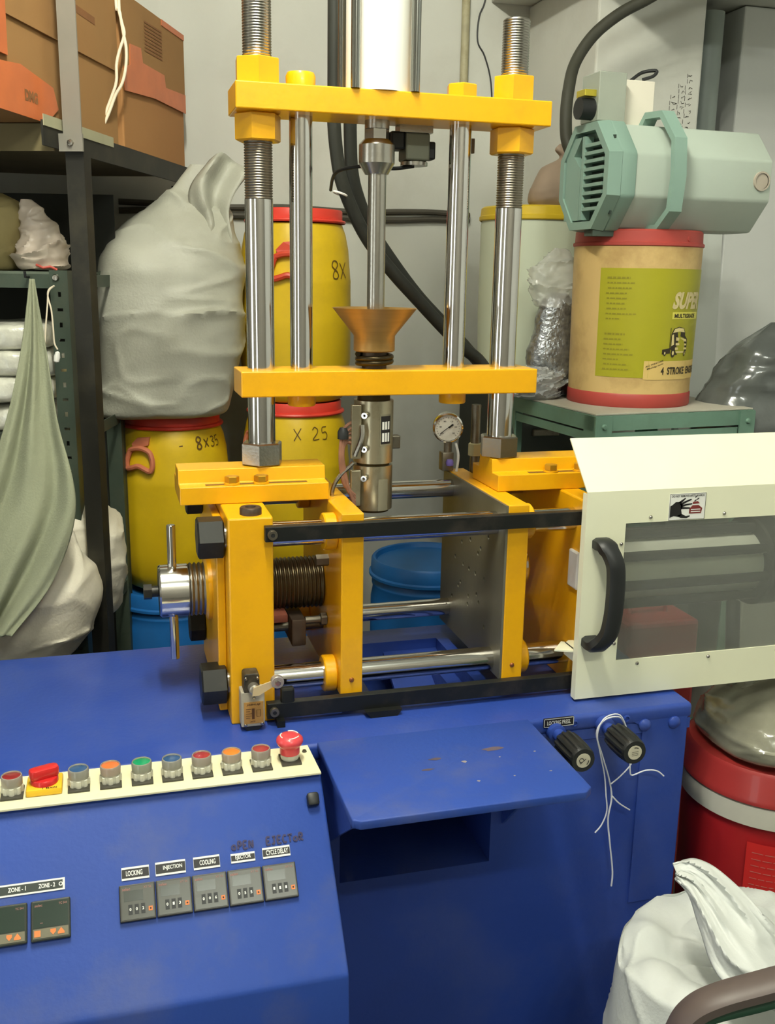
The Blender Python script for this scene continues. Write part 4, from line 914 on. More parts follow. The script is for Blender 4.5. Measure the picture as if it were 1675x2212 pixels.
fixn(cut); boolean_cut(fr, cut.obj('cutter', None, smooth=0))
B().lathe([(0, .006), (.006, .005), (.0085, 0)], tuple(M2 @ V((.026, 0, HT-.016))), tuple(-e2), 12).obj('bolt', steel, fr)
for (u, v) in ((.0, .40), (.86, 0.), (.86, .40)):
    lbox(lbox(B(), u, u+.040, v, v+.0025, 0, HT), u, u+.0025, v+.0025, v+.04, 0, HT).obj('upright', angg, lr, smooth=0)
for zz in (1.545, 1.186, .715):
    lbox(B(), .04, .90, .0026, .42, zz-.006, zz).obj('shelf', mat('rack_shelf', (92, 102, 88), .6, var=.15), lr, smooth=0)
    lbox(B(), .0405, .90, .001, .0025, zz-.036, zz-.0065).obj('shelf_lip', angg, lr, smooth=0)
    lbox(B(), .003, .0055, .0405, .40, zz-.036, zz-.0065).obj('shelf_lip', angg, lr, smooth=0)
B().tube([tuple(M2 @ V((.0855, .0, 1.533))), tuple(M2 @ V((.0855, -.022, 1.533))), tuple(M2 @ V((.0855, -.024, 1.545)))], .003, 8).obj('hook', plast, lr)
lbox(B(), .0, .90, .4255, .430, 0, 1.74).obj('added_dark_panel', mat('dark_sheet', (34, 36, 30), .8, var=.2), lr, smooth=0)  # added sheet; its dark colour stands in for the darkness behind the rack
# bags on its top shelf
pol = mat('poly_bag', (206, 192, 176), .35, var=.06, scale=12, coat=.3, sss=.1)
b = blob([(1.547, -.138, 2.52, .045, .035), (1.556, -.138, 2.52, .060, .045), (1.58, -.136, 2.52, .060, .05), (1.61, -.140, 2.52, .050, .044), (1.64, -.148, 2.52, .040, .034), (1.665, -.154, 2.52, .031, .024), (1.690, -.160, 2.52, .022, .014), (1.705, -.166, 2.52, .012, .008)], .030, 7., 14, nu=72, nv=64, p=2.2, fine=.6)
pb = tag(b.obj('poly_bag', pol, smooth=60), 'small pinkish white poly bag with a red tie on the low rack', 'bag')
B().tube([(-.150, 2.47, 1.560), (-.135, 2.464, 1.553), (-.120, 2.468, 1.556), (-.105, 2.470, 1.549)], .003, 8).obj('tie', mat('red_tie', (200, 84, 70), .5), pb)
b = blob([(1.547, -.27, 2.58, .06, .06), (1.56, -.27, 2.58, .085, .075), (1.61, -.265, 2.58, .088, .08), (1.66, -.26, 2.58, .085, .075), (1.70, -.25, 2.58, .06, .05), (1.72, -.24, 2.58, .02, .02)], .018, 9., 10, nu=64, nv=48)
tag(b.obj('cloth_bundle', mat('olive_cloth', (166, 152, 104), .85, var=.12, scale=10, bump=.2)), 'olive yellow cloth bundle behind the pinkish poly bag', 'bundle')
# clear packets on the middle shelf
cpk = mat('clear_packet', (206, 206, 192), .22, var=.14, scale=45, bump=.7, bscale=55, coat=.7, spec=.6)
for k in range(4):
    z0 = 1.187+.062*k; o = .012*((-1)**k)
    b = blob([(z0, -.25+o, 2.50, .12, .08), (z0+.008, -.25+o, 2.50, .150, .10), (z0+.03, -.25+o, 2.50, .156, .105), (z0+.052, -.25+o, 2.50, .145, .10), (z0+.0605, -.25+o, 2.50, .11, .07)], .014, 11.+k, 16, (1, 1, 1), nu=72, nv=18, rot=-.26)
    tag(b.obj('clear_packet', cpk, smooth=70), ('lowest', 'second lowest', 'second highest', 'topmost')[k]+' clear packet of white goods stacked on the low rack', 'packet', 'clear packets on the low rack')
# sacks on the low shelf
sack2 = mat('woven_sack_cream', (214, 208, 190), .6, var=.07, scale=8, bump=.3, bscale=150, dirt=(170, 160, 138), dirt_amt=.4, dscale=5)
b = blob([(.717, -.24, 2.22, .13, .11), (.735, -.24, 2.25, .17, .14), (.79, -.225, 2.24, .19, .155), (.85, -.215, 2.24, .195, .15), (.90, -.225, 2.24, .175, .135), (.95, -.245, 2.25, .14, .11), (1.02, -.27, 2.27, .11, .09), (1.08, -.28, 2.28, .08, .06), (1.11, -.28, 2.28, .03, .02)], .030, 15., 6, (1, 1, 1.6), 110, 84, p=2.4)
tag(b.obj('woven_sack', sack2, smooth=60), 'cream woven sack bulging off the low rack beneath the hanging cloth', 'sack')
b = blob([(.717, -.085, 2.50, .07, .09), (.74, -.085, 2.50, .09, .11), (.82, -.078, 2.48, .092, .12), (.90, -.082, 2.48, .088, .12), (.97, -.10, 2.48, .075, .10), (1.03, -.115, 2.49, .055, .07), (1.07, -.12, 2.50, .03, .04), (1.085, -.12, 2.50, .01, .01)], .026, 18., 7, (1, 1, 2), 88, 72)
tag(b.obj('woven_sack', sack2, smooth=60), 'cream woven sack peeping out behind the slotted upright', 'sack')
# cloth hanging from the hook
cL = [(-0.157, 2.281, 1.529), (-0.178, 2.252, 1.389), (-0.212, 2.223, 1.246), (-0.262, 2.200, 1.103), (-0.320, 2.180, 0.960), (-0.330, 2.160, 0.826)]
cR = [(-0.147, 2.279, 1.529), (-0.129, 2.239, 1.390), (-0.110, 2.198, 1.247), (-0.080, 2.148, 1.077), (-0.129, 2.126, 0.933), (-0.214, 2.125, 0.832)]
sh = [0, .02, .035, .05, .05, .04]
cL = [(a, y+.055-.032*i, z) for i, (a, y, z) in enumerate(cL)]; cR = [(a, y+.055-.032*i, z) for i, (a, y, z) in enumerate(cR)]
SL = smooth_path(cL, 14); SR = smooth_path(cR, 14)
b = B()
def clo(s, t_):
    f = t_*(len(SL)-1); i = min(int(f), len(SL)-2); u = f-i
    a = SL[i].lerp(SL[i+1], u); c = SR[i].lerp(SR[i+1], u); wd = (c-a).length
    p = a.lerp(c, s)
    p = p + V((0, -1, 0))*(min(wd*.13, .016)*math.sin(s*PI*4.3+t_*1.6)*(.45+.55*math.sin(s*PI)) + .010*t_*math.sin(s*23+t_*9) + .012*t_*noise.noise(V((s*4, t_*6, 3))))
    return p
b.grid(clo, 56, 70)
tag(b.obj('hanging_cloth', mat('grey_green_cloth', (134, 138, 114), .9, var=.08, scale=10, bump=.35, bscale=220), smooth=70, solid=.0025), 'grey-green cloth hanging by a corner from the low rack', 'cloth')
t = thing('cord_loop', 'thin white cord looped through a hole of the slotted upright', 'cord', (-.11, 2.36, 1.45))
for pts in ([(-0.108, 2.359, 1.515), (-0.121, 2.359, 1.502), (-0.125, 2.353, 1.472), (-0.130, 2.345, 1.432), (-0.134, 2.336, 1.392)], [(-0.108, 2.358, 1.515), (-0.120, 2.361, 1.507), (-0.123, 2.358, 1.492), (-0.117, 2.348, 1.462), (-0.115, 2.340, 1.422), (-0.114, 2.334, 1.392), (-0.108, 2.331, 1.378)]):
    B().tube(smooth_path(pts, 5), .0018, 6).obj('strand', tw, t)
B().lathe([(0, -.014), (.006, -.010), (.007, 0), (.005, .010), (0, .013)], (-.110, 2.328, 1.362), (.2, 0, 1), 14).obj('bead', white_ink, t)
# ---- hoses behind the crossheads
hoseM = mat('rubber_hose', (44, 46, 40), .55, var=.15, scale=12)
t = thing('hydraulic_hoses', 'pair of black hydraulic hoses curving down behind the guide rods', 'hose', (.6, 1.98, 1.2))
h1 = [(0.433, 1.960, 2.02), (0.433, 1.960, 1.862), (0.433, 1.960, 1.825), (0.438, 1.960, 1.776), (0.448, 1.960, 1.725), (0.473, 1.960, 1.666), (0.506, 1.960, 1.611), (0.555, 1.960, 1.554), (0.604, 1.960, 1.505), (0.660, 1.960, 1.450), (0.707, 1.960, 1.407), (0.749, 1.960, 1.374), (0.788, 1.965, 1.310), (.80, 1.97, 1.20), (.80, 1.97, .90), (.80, 1.97, .60)]
h2 = [(0.474, 2.000, 2.02), (0.474, 2.000, 1.871), (0.474, 2.000, 1.816), (0.478, 2.000, 1.747), (0.492, 2.000, 1.695), (0.516, 2.000, 1.643), (0.556, 2.000, 1.586), (0.616, 2.000, 1.513), (0.678, 2.000, 1.452), (0.732, 2.000, 1.400), (.79, 2.0, 1.33), (.835, 2.0, 1.2), (.84, 2.0, .9), (.84, 2.0, .6)]
# both hoses come from the cap of the injection cylinder
h1 = [(.44, 1.80, 2.56), (.438, 1.90, 2.52), (.433, 1.955, 2.40)] + h1; h2 = [(.47, 1.80, 2.56), (.473, 1.92, 2.53), (.474, 1.99, 2.42)] + h2
for k, h in enumerate((h1, h2)): B().tube(smooth_path(h, 5), .0130, 12).obj('hose', hoseM, t)
B().tube([(.447+.0145*math.cos(a/2), 1.960+.0145*math.sin(a/2), 1.700-.005*math.cos(a/2)) for a in range(13)], .0022, 6, closed=False).obj('cable_tie', white_ink, t)
# hose bending over in front of the pier
pts = [(1.62, 2.47, 2.38), (1.52, 2.52, 2.33), (1.439, 2.555, 2.285), (1.397, 2.561, 2.261), (1.330, 2.571, 2.224), (1.262, 2.573, 2.169), (1.208, 2.558, 2.098), (1.174, 2.518, 2.026), (1.153, 2.481, 1.943), (1.150, 2.446, 1.871), (1.185, 2.40, 1.80), (1.21, 2.36, 1.77)]
pts = [(1.80, 2.40, 2.37)] + pts
tag(B().tube(smooth_path(pts, 6), .0155, 14).obj('loader_hose', mat('dark_hose', (54, 54, 44), .6, var=.15)), 'thick dark hose arching in front of the white pier', 'hose')
# ---- green stand, pail, loader unit
gst = mat('stand_green', (108, 142, 124), .5, .1, var=.10, scale=6, dirt=(80, 96, 84), dirt_amt=.35, dscale=8)
ex = V((.9945, .105, 0)); ey = V((-.105, .9945, 0)); S0 = V((1.058, 2.035, 0))
MS = Matrix(((ex.x, ey.x, 0, S0.x), (ex.y, ey.y, 0, S0.y), (0, 0, 1, 0), (0, 0, 0, 1)))
sd = thing('angle_iron_stand', 'green painted angle-iron stand beneath the oil pail', 'stand', (S0.x, S0.y, 0))
SW, SD_, STZ = .455, .415, 1.25
def sbox(b, *a, **k): b.box(*a, M=MS, **k); return fixn(b)
sbox(B(), .003, SW-.003, .003, SD_-.003, STZ-.004, STZ, bev=.001).obj('top_plate', mat('stand_top', (176, 172, 158), .6, var=.1, scale=5, dirt=(130, 136, 120), dirt_amt=.5, dscale=6), sd, smooth=0)
for (a, c, d, f) in ((0, SW, 0, .004), (0, SW, SD_-.004, SD_), (0, .004, .004, SD_-.004), (SW-.004, SW, .004, SD_-.004)):
    sbox(B(), a, c, d, f, STZ-.040, STZ-.0045).obj('top_rail', gst, sd, smooth=0)
for (a, c) in ((0, 0), (SW-.045, 0), (0, SD_-.045), (SW-.045, SD_-.045)):
    sx = 0 if a == 0 else .041; sy = 0 if c == 0 else .041
    lg = sbox(sbox(B(), a, a+.045, c+sy-.0045 if sy == 0 else c+sy, c+sy+.0 if sy == 0 else c+sy+.0045, 0, STZ-.006), a+sx, a+sx+.004, c+.0005, c+.0445, 0, STZ-.006).obj('leg', gst, sd, smooth=0)
    if c == 0:
        B().lathe([(0, .005), (.005, .0045), (.0075, 0)], tuple(MS @ V((a+.024, -.0045, STZ-.03))), tuple(-ey), 10).obj('bolt', gst, lg)
for zz in (1.205, .45):
    sbox(B(), .046, SW-.046, .001, .005, zz-.02, zz).obj('cross_rail', gst, sd, smooth=0)
    sbox(B(), .001, .005, .046, SD_-.046, zz-.02, zz).obj('cross_rail', gst, sd, smooth=0)
# lower shelf with dark clutter (seen under the top)
sbox(B(), .006, SW-.006, .006, SD_-.006, .80, .806).obj('shelf', gst, sd, smooth=0)
# pail
PX, PY, PZ = 1.262, 2.262, STZ
pcream = mat('pail_cream', (206, 176, 116), .5, var=.12, scale=6, dirt=(150, 116, 66), dirt_amt=.7, dscale=7)
pred = mat('pail_red', (168, 66, 58), .5, var=.10, scale=8)
t = thing('oil_pail', 'cream oil pail with a lime label and red lid on the green stand', 'pail', (PX, PY, PZ))
PR0, PR1, PH = .148, .1535, .375
B().lathe([(0, .002), (PR0-.004, .002), (PR0, .004), (PR0+.001, .030), (PR1, PH), (PR1-.003, PH+.002), (0, PH+.002)], (PX, PY, PZ), (0, 0, 1), 72).obj('body', pcream, t)
B().lathe([(PR0+.001, 0), (PR0+.003, .003), (PR0+.003, .030), (PR0+.001, .033), (PR0-.002, .033)], (PX, PY, PZ), (0, 0, 1), 72).obj('base_band', pred, t)
ld = B().lathe([(PR1+.0005, 0), (PR1+.003, .002), (PR1+.003, .008), (PR1-.001, .010), (PR1-.002, .034), (PR1-.006, .038), (PR1-.016, .038), (PR1-.018, .030), (0, .030)], (PX, PY, PZ+PH), (0, 0, 1), 72).obj('lid', pred, t)
B().lathe([(0, .004), (.006, .003), (.007, 0)], (PX+.151*math.sin(.35), PY-.151*math.cos(.35), PZ+PH+.018), (math.sin(.35), -math.cos(.35), 0), 12).obj('lug', pred, ld)
def pf_(u, v, d):       # u = arc metres from the pail's camera-side line, v = height
    a = u/.151 - .50; r = PR0+(PR1-PR0)*v/PH+d+.0006
    return V((PX+r*math.sin(a), PY-r*math.cos(a), PZ+v))
def patch(u0, u1, v0, v1, m, name, lift, parent, nu=14):
    b = B(); b.grid(lambda s, t_: pf_(u0+(u1-u0)*s, v0+(v1-v0)*t_, lift), nu, 1); return b.obj(name, m, parent, smooth=70)
lime = mat('lime_label', (162, 158, 32), .45, var=.06, scale=6)
lbl = patch(-.085, .30, .072, .325, lime, 'label', .0006, t, 24); lab(lbl, 'lime printed label')
patch(.032, .30, .068, .112, mat('label_cream', (214, 184, 112), .5, var=.06), 'label_panel', .0010, lbl, 12)
b = B(); text(b, 'SUPER', .090, .196, .233, .273, pf_, .05, .0014, shear=.25); b.obj('lettering', mat('label_silver', (206, 190, 140), .5), lbl, smooth=0)
patch(.094, .20, .210, .226, mat('label_pale', (214, 206, 90), .5), 'label_strip', .0010, lbl)
bi = mat('label_black', (52, 44, 26), .6); ti = mat('label_faded', (138, 132, 34), .6)
b = B(); text(b, 'MULTIGRADE', .100, .180, .2125, .2225, pf_, .03, .0016); text(b, '4  STROKE  ENGINE', .075, .215, .080, .098, pf_, .03, .0016)
text(b, 'ALL WEATHER', .036, .080, .0965, .1005, lambda u, v, d: pf_(u, v+(u-.036)*.35, d), .01, .0016); text(b, 'Multigrade', .040, .080, .0885, .0935, lambda u, v, d: pf_(u, v+(u-.036)*.35, d), .01, .0016)
b.obj('lettering', bi, lbl, smooth=0)
b = B(); random.seed(11)
for k in range(19):
    if k in (9, 10): continue
    v = .303-.0118*k; u = -.068+random.uniform(0, .004); e = u+random.uniform(.03, .072)
    while u < e:
        wv = random.uniform(.004, .012); b.ribbon([(u, v), (min(u+wv, e), v)], .0032 if k not in (0, 11) else .0045, pf_, .0012); u += wv+.0022
b.obj('small_print', ti, lbl, smooth=0)['kind'] = 'stuff'
def polyp(m, name, polys, lift):
    b = B()
    for p in polys: b.poly([pf_(a, c, lift) for a, c in p])
    return b.obj(name, m, lbl, smooth=0)
polyp(bi, 'truck_print', [[(.096, .176), (.103, .188), (.118, .192), (.136, .189), (.142, .178), (.142, .172), (.152, .163), (.153, .140), (.150, .128), (.112, .126), (.106, .134), (.096, .140)], [(.074, .139), (.096, .143), (.096, .130), (.074, .128)], [(.093, .190), (.0945, .190), (.0945, .142), (.093, .142)]], .0012)
ct_ = mat('label_truck', (216, 200, 140), .5)
polyp(ct_, 'truck_print', [[(.100, .178), (.105, .187), (.118, .1905), (.134, .188), (.139, .179), (.120, .181)], [(.098, .173), (.103, .175), (.106, .151), (.098, .147)], [(.111, .168), (.147, .163), (.150, .157), (.111, .160)], [(.111, .155), (.123, .154), (.123, .149), (.111, .149)], [(.141, .153), (.150, .152), (.150, .148), (.141, .148)], [(.110, .144), (.152, .143), (.152, .1385), (.110, .138)], [(.113, .135), (.149, .134), (.148, .131), (.114, .131)]], .0016)
for (u, v, r) in ((.104, .131, .0105), (.081, .131, .0065), (.144, .129, .006)):
    polyp(bi, 'truck_wheel', [[(u+r*.62*math.cos(k*.5236), v+r*math.sin(k*.5236)) for k in range(12)]], .0020)
    polyp(ct_, 'truck_hub', [[(u+r*.30*math.cos(k*.5236), v+r*.5*math.sin(k*.5236)) for k in range(12)]], .0024)
# octagonal loader unit lying on the pail
AX = V((.9994, .045, 0)).normalized(); SDv = V((AX.y, -AX.x, 0)); UO = V((1.092, 2.215, 1.7778))
uf = lambda u, v, d: UO + AX*d + SDv*u + V((0, 0, v))
def octo(hw, hh, c, ct=None): return [(-hw+c, -hh), (hw-c, -hh), (hw, -hh+c*1.15), (hw, hh-c*1.15), (hw-c, hh), (-hw+c, hh), (-hw, hh-c*1.15), (-hw, -hh+c*1.15)]
ugr = mat('loader_pale', (178, 190, 178), .45, var=.05, scale=4, dirt=(160, 164, 150), dirt_amt=.3, dscale=4)
utl = mat('loader_teal', (132, 160, 147), .45, var=.05, scale=5)
t = thing('loader_unit', 'pale green octagonal machine casing with a vent grille lying on the oil pail', 'machine', tuple(UO-V((0, 0, .13))))
B().prism(octo(.112, .1145, .060), uf, .05, .425, bev=.006).obj('casing', ugr, t, smooth=40)
B().prism(octo(.117, .1205, .064), uf, .02, .06, bev=.006).obj('end_cap', utl, t, smooth=40)
b = B(); o = octo(.117, .1205, .064); i_ = octo(.095, .099, .05); n = 8; tt = bmesh.new()
ra = [tt.verts.new(uf(u, v, .02)) for u, v in o]; rb = [tt.verts.new(uf(u*.97, v*.97, -.012)) for u, v in o]; rc = [tt.verts.new(uf(u, v, -.012)) for u, v in i_]; rd = [tt.verts.new(uf(u, v, .018)) for u, v in i_]
for A_, B_ in ((ra, rb), (rb, rc), (rc, rd)):
    for k in range(n): tt.faces.new((A_[k], A_[(k+1) % n], B_[(k+1) % n], B_[k]))
tt.faces.new(rd); bmesh.ops.recalc_face_normals(tt, faces=tt.faces); b._merge(tt)
fr_ = b.obj('grille_frame', utl, t, smooth=30)
b = B(); b.prism([(-.09, -.085), (.09, -.085), (.09, .085), (-.09, .085)], uf, .012, .017); b.obj('grille_back', mat('grille_dark', (46, 60, 52), .6), t, smooth=0)
for k in range(9):
    v = -.075+.0175*k
    b = B(); b.prism([(-.002, v), (.085, v), (.085, v+.0075), (-.002, v+.0075)], uf, -.010, .012); b.obj('grille_slat', utl, t, smooth=0)
B().prism([(-.012, -.095), (-.001, -.095), (-.001, .09), (-.012, .09)], uf, -.011, .012).obj('grille_bar', utl, t, smooth=0)
B().prism([(-.090, -.095), (-.020, -.095), (-.020, .02), (-.055, .05), (-.020, .09), (-.060, .09), (-.090, .06)], uf, -.008, .010).obj('grille_panel', utl, t, smooth=0)
hpts = [(.0, .118), (.02, .140), (.085, .136), (.142, .076), (.150, .0), (.142, -.075), (.095, -.1120), (.03, -.1130), (-.02, -.1130)]
b = B(); tt = bmesh.new(); rings = []
hp3 = [V((u, v, 0)) for u, v in hpts]
for k, p in enumerate(hp3):
    d = (hp3[min(k+1, len(hp3)-1)]-hp3[max(k-1, 0)]).normalized(); q = V((-d.y, d.x, 0))*.0075
    rings.append([tt.verts.new(uf(p.x+q.x*s1, p.y+q.y*s1, .145+.016*s2)) for s1, s2 in ((-1, -1), (1, -1), (1, 1), (-1, 1))])
for a, c in zip(rings, rings[1:]):
    for k in range(4): tt.faces.new((a[k], a[(k+1) % 4], c[(k+1) % 4], c[k]))
tt.faces.new(rings[0]); tt.faces.new(rings[-1]); bmesh.ops.recalc_face_normals(tt, faces=tt.faces); b._merge(tt)
lab(b.obj('strap_handle', utl, t, smooth=30), 'bent teal strap handle')
B().prism([(.01, -.119), (.05, -.119), (.05, -.132), (.01, -.132)], uf, -.005, .05).obj('foot', mat('loader_foot', (70, 84, 74), .6), t, smooth=0)
B().lathe([(.018, 0), (.022, .0), (.022, .005), (.018, .005)], tuple(uf(.112, .0, .395)), tuple(SDv), 24).lathe([(0, .0), (.018, .0), (.018, .002), (0, .002)], tuple(uf(.112, .0, .395)), tuple(SDv), 24).obj('port', mat('port_pink', (176, 166, 150), .5), t)
# boxes on the loader
def ubox(b, u0, u1, d0, d1, v0, v1, bev=.002): b.prism([(u0, v0), (u1, v0), (u1, v1), (u0, v1)], uf, d0, d1, bev=bev); return b
zt = .1150
bx = ubox(B(), -.055, -.004, .082, .165, zt, zt+.105).obj('white_carton', mat('white_card', (222, 216, 200), .6, var=.05), smooth=0)
tag(bx, 'small white carton standing on the pale green loader', 'box')
t2 = thing('clear_case', 'clear plastic case with a black plug on the pale green loader', 'case', tuple(uf(0, .1215, .04)))
ubox(B(), -.050, .030, .0, .070, .1215, .1215+.105).obj('shell', mat('clear_plastic', (196, 204, 190), .25, var=.05, trans=.5, coat=.3), t2, smooth=0)
B().cyl(tuple(uf(.0, .1485, .0)), tuple(uf(.0, .1485, -.034)), .024, seg=18).obj('plug', plast, t2)
ubox(B(), -.02, .02, -.03, -.0002, .1735, .188, bev=.001).obj('brass_tab', mat('brass_tab', (206, 190, 70), .3, .7), t2, smooth=0)
B().tube(smooth_path([uf(-.03, zt+.104, .11), uf(-.03, zt+.112, .12), uf(-.03, zt+.128, .145), uf(-.02, zt+.132, .175), uf(-.02, zt+.12, .168), uf(-.03, zt+.112, .145)], 5), .004, 8).obj('wire_tail', plast, bx)
# clear bags on the stand
mesh_m = mat('wire_mesh_scrap', (168, 172, 176), .25, .8, var=.45, scale=90, bump=1., bscale=110)
film = bpy.data.materials.new('clear_film'); film.use_nodes = True; nt = film.node_tree; pb_ = nt.nodes['Principled BSDF']
pb_.inputs['Base Color'].default_value = (.62, .62, .58, 1); pb_.inputs['Roughness'].default_value = .16; pb_.inputs['Alpha'].default_value = .42; pb_.inputs['Coat Weight'].default_value = .6
b = blob([(STZ+.001, 1.105, 2.40, .04, .03), (STZ+.01, 1.102, 2.40, .060, .040), (STZ+.08, 1.105, 2.40, .060, .040), (STZ+.16, 1.110, 2.40, .052, .035), (STZ+.24, 1.118, 2.40, .040, .028), (STZ+.262, 1.12, 2.40, .018, .014)], .012, 31., 18, nu=72, nv=64)
sb = tag(b.obj('scrap_bag', mesh_m, smooth=70), 'bag of coiled silvery wire beside the oil pail', 'bag')
b = blob([(STZ+.225, 1.115, 2.40, .046, .032), (STZ+.27, 1.105, 2.40, .064, .035), (STZ+.31, 1.105, 2.40, .062, .032), (STZ+.35, 1.115, 2.40, .045, .022), (STZ+.375, 1.12, 2.40, .02, .01)], .030, 34., 16, nu=64, nv=36, fine=.8)
b.obj('film_top', film, sb, smooth=70)
b = blob([(STZ+.001, 1.045, 2.345, .05, .035), (STZ+.010, 1.040, 2.345, .072, .048), (STZ+.035, 1.038, 2.345, .070, .046), (STZ+.06, 1.045, 2.345, .052, .034), (STZ+.078, 1.05, 2.345, .02, .014)], .030, 37., 22, nu=80, nv=44, fine=1.2)
tag(b.obj('clear_bag', mat('shiny_film', (214, 216, 214), .10, var=.25, scale=30, bump=.8, bscale=40, coat=1., trans=.35), smooth=30), 'shiny clear plastic bag crumpled at the corner of the green stand', 'bag')
# pale board leaning on the pier and dark switch on it
b = B(); b.prism([(0, 0), (.128, 0), (.142, .60), (.148, .80), (.012, .80), (.02, .05)], lambda u, v, d: V((1.585+u, 2.55-.02*u+d+v*.10, 1.0+v)), 0, .025, bev=.002)
pbo = tag(b.obj('leaning_board', mat('pale_board', (196, 200, 194), .6, var=.06, scale=3)), 'pale upright board behind the oil pail', 'board')
B().box(1.588, 1.606, 2.545, 2.572, 1.37, 1.42, bev=.003).box(1.592, 1.606, 2.545, 2.570, 1.325, 1.365, bev=.003).obj('switch', plast, pbo, smooth=0)
b = B(); b.box(1.56, 1.76, 2.52, 2.66, 0, .999, bev=.005)
tag(b.obj('pallet_box', mat('pale_block', (150, 150, 140), .8, var=.1), smooth=0), 'pale block under the pale upright board', 'box')
# dark pipes beside the pier
t = thing('wall_pipes', 'grey-green upright pipes in the corner beside the pier', 'pipe', (1.80, 3.0, 0))
for (x, y, r, m) in ((1.765, 2.95, .042, mat('pipe_dark', (70, 84, 72), .5, var=.15)), (1.88, 3.02, .045, mat('pipe_pale', (150, 160, 154), .45, var=.08))):
    B().tube([(x, y, 0), (x, y, 2.37)], r, 20).obj('pipe', m, t)
# dark plastic sack at the far right
b = blob([(1.02, 1.57, 2.20, .07, .07), (1.06, 1.57, 2.20, .12, .10), (1.16, 1.57, 2.20, .125, .11), (1.28, 1.58, 2.20, .115, .10), (1.36, 1.60, 2.20, .085, .08), (1.42, 1.62, 2.20, .04, .03), (1.45, 1.63, 2.20, .01, .01)], .022, 41., 8, nu=80, nv=64)
tag(b.obj('plastic_sack', mat('grey_film', (84, 88, 86), .2, var=.3, scale=10, bump=.5, bscale=18, coat=.8), smooth=60), 'shiny grey plastic sack at the right edge beside the stand', 'sack')
b = B(); b.box(1.53, 1.78, 2.08, 2.32, 0, 1.02, bev=.005); tag(b.obj('plain_pedestal', MATS['pale_block'], smooth=0), 'pale pedestal under the shiny grey plastic sack', 'box')
# red toolbox seen through the guard window
t = thing('red_tank', 'dull red tank seen low through the guard window', 'tank', (1.18, 1.94, 0))
B().box(1.085, 1.270, 1.87, 2.01, .0005, .800, bev=.010).obj('body', mat('dull_red', (168, 52, 50), .5, var=.1), t, smooth=0)
B().tube([(1.13, 1.94, .80), (1.13, 1.94, .825), (1.22, 1.94, .825), (1.22, 1.94, .80)], .006, 8).obj('handle', MATS['dull_red'], t)
# ---- red pail with white band, clear bag on it
RX, RY = 1.255, 1.56
t = thing('red_pail', 'tall red plastic pail with a white band to the right of the cabinet', 'pail', (RX, RY, 0))
B().lathe([(0, 0), (.150, 0), (.156, .01), (.168, .50), (.168, .556), (0, .556)], (RX, RY, 0), (0, 0, 1), 64).obj('body', mat('pail_bright_red', (174, 34, 38), .4, var=.06, coat=.2), t)
B().lathe([(.168, 0), (.175, .002), (.175, .042), (.168, .044)], (RX, RY, .545), (0, 0, 1), 64).obj('band', mat('band_white', (206, 204, 190), .5), t)
B().lathe([(.170, 0), (.177, .003), (.177, .014), (.172, .02), (.170, .058), (.164, .066), (.150, .064), (0, .058)], (RX, RY, .589), (0, 0, 1), 64).obj('lid', mat('lid_red', (158, 48, 46), .4, var=.08, coat=.2), t)
rfn = lambda u, v, d: V((RX+(.160+.012*v/.5+d+.0015)*math.sin(-.95+u/.165), RY-(.160+.012*v/.5+d+.0015)*math.cos(-.95+u/.165), v))
b = B(); b.grid(lambda s, q: rfn(.02+.105*s, .28+.235*q, .0004), 12, 2); lb = b.obj('label', mat('label_red', (214, 46, 44), .4, var=.04), t, smooth=70)
b = B(); random.seed(2)
for k in range(15):
    u = .030; v = .495-.0135*k
    while u < .115:
        wv = random.uniform(.006, .02); b.ribbon([(u, v), (min(u+wv, .118), v)], .0016, rfn, .0012); u += wv+.003
b.obj('small_print', mat('label_pinkish', (206, 120, 110), .5), lb, smooth=0)['kind'] = 'stuff'
b = blob([(.6555, 1.255, 1.56, .10, .10), (.665, 1.255, 1.56, .145, .14), (.70, 1.255, 1.56, .150, .145), (.74, 1.26, 1.56, .125, .12), (.77, 1.28, 1.56, .08, .07), (.79, 1.29, 1.56, .02, .02)], .022, 51., 9, nu=80, nv=50)
tag(b.obj('clear_bag', mat('grey_clear_film', (168, 166, 146), .2, var=.2, scale=12, bump=.6, bscale=25, coat=.8, trans=.45), smooth=60), 'crumpled clear bag lying on the red pail', 'bag')
# ---- white sack in the right foreground
b = B(); wc = V((.862, 1.120, 0))
def wsk(s, t_):
    a = 2*PI*s; ca, sa = math.cos(a), math.sin(a)
    back = .5+.5*math.cos(a-.9)
    rim = .540+.045*back+.022*noise.noise(V((ca*2.0, sa*2.0, 3)))+.022*max(0, math.cos(a-3.5))**8
    if t_ <= .70:
        q = t_/.70; z = rim*q**.95; r = 1.0-.06*q**3
        if q < .05: r *= .75+5*q
    else:
        q = (t_-.70)/.30; z = rim+.020*math.sin(min(q*6, PI))-.035*q+.065*math.exp(-((q-.75)/.3)**2)*(.5+.5*math.cos(a-.3)); r = .94-.92*q
    x, y = ca*.185*r, sa*.165*r
    p = V((x*6, y*6, z*4)); p2 = p+V((noise.noise(p*.8), noise.noise(p*.8+V((4, 4, 4))), noise.noise(p*.8+V((8, 1, 3)))))*.7
    d = .030*noise.noise(p*.6)+.016*(ridge(p2*.5+V((1, 7, 2)))**3-.3)+.006*(ridge(p2*1.1+V((3, 2, 9)))**4-.2)+.0012*noise.noise(p*5)
    d *= min(1, t_*5)
    return wc + V((x+ca*d*(1 if t_ < .72 else .4), y+sa*d*(1 if t_ < .72 else .4), max(z+(.3 if t_ < .7 else 1.2)*d*min(1, t_*3), 0)))
rows_ = b.grid(wsk, 150, 130, wrap=True); b.bm.faces.new(rows_[0][::-1]); b.bm.faces.new(rows_[-1])
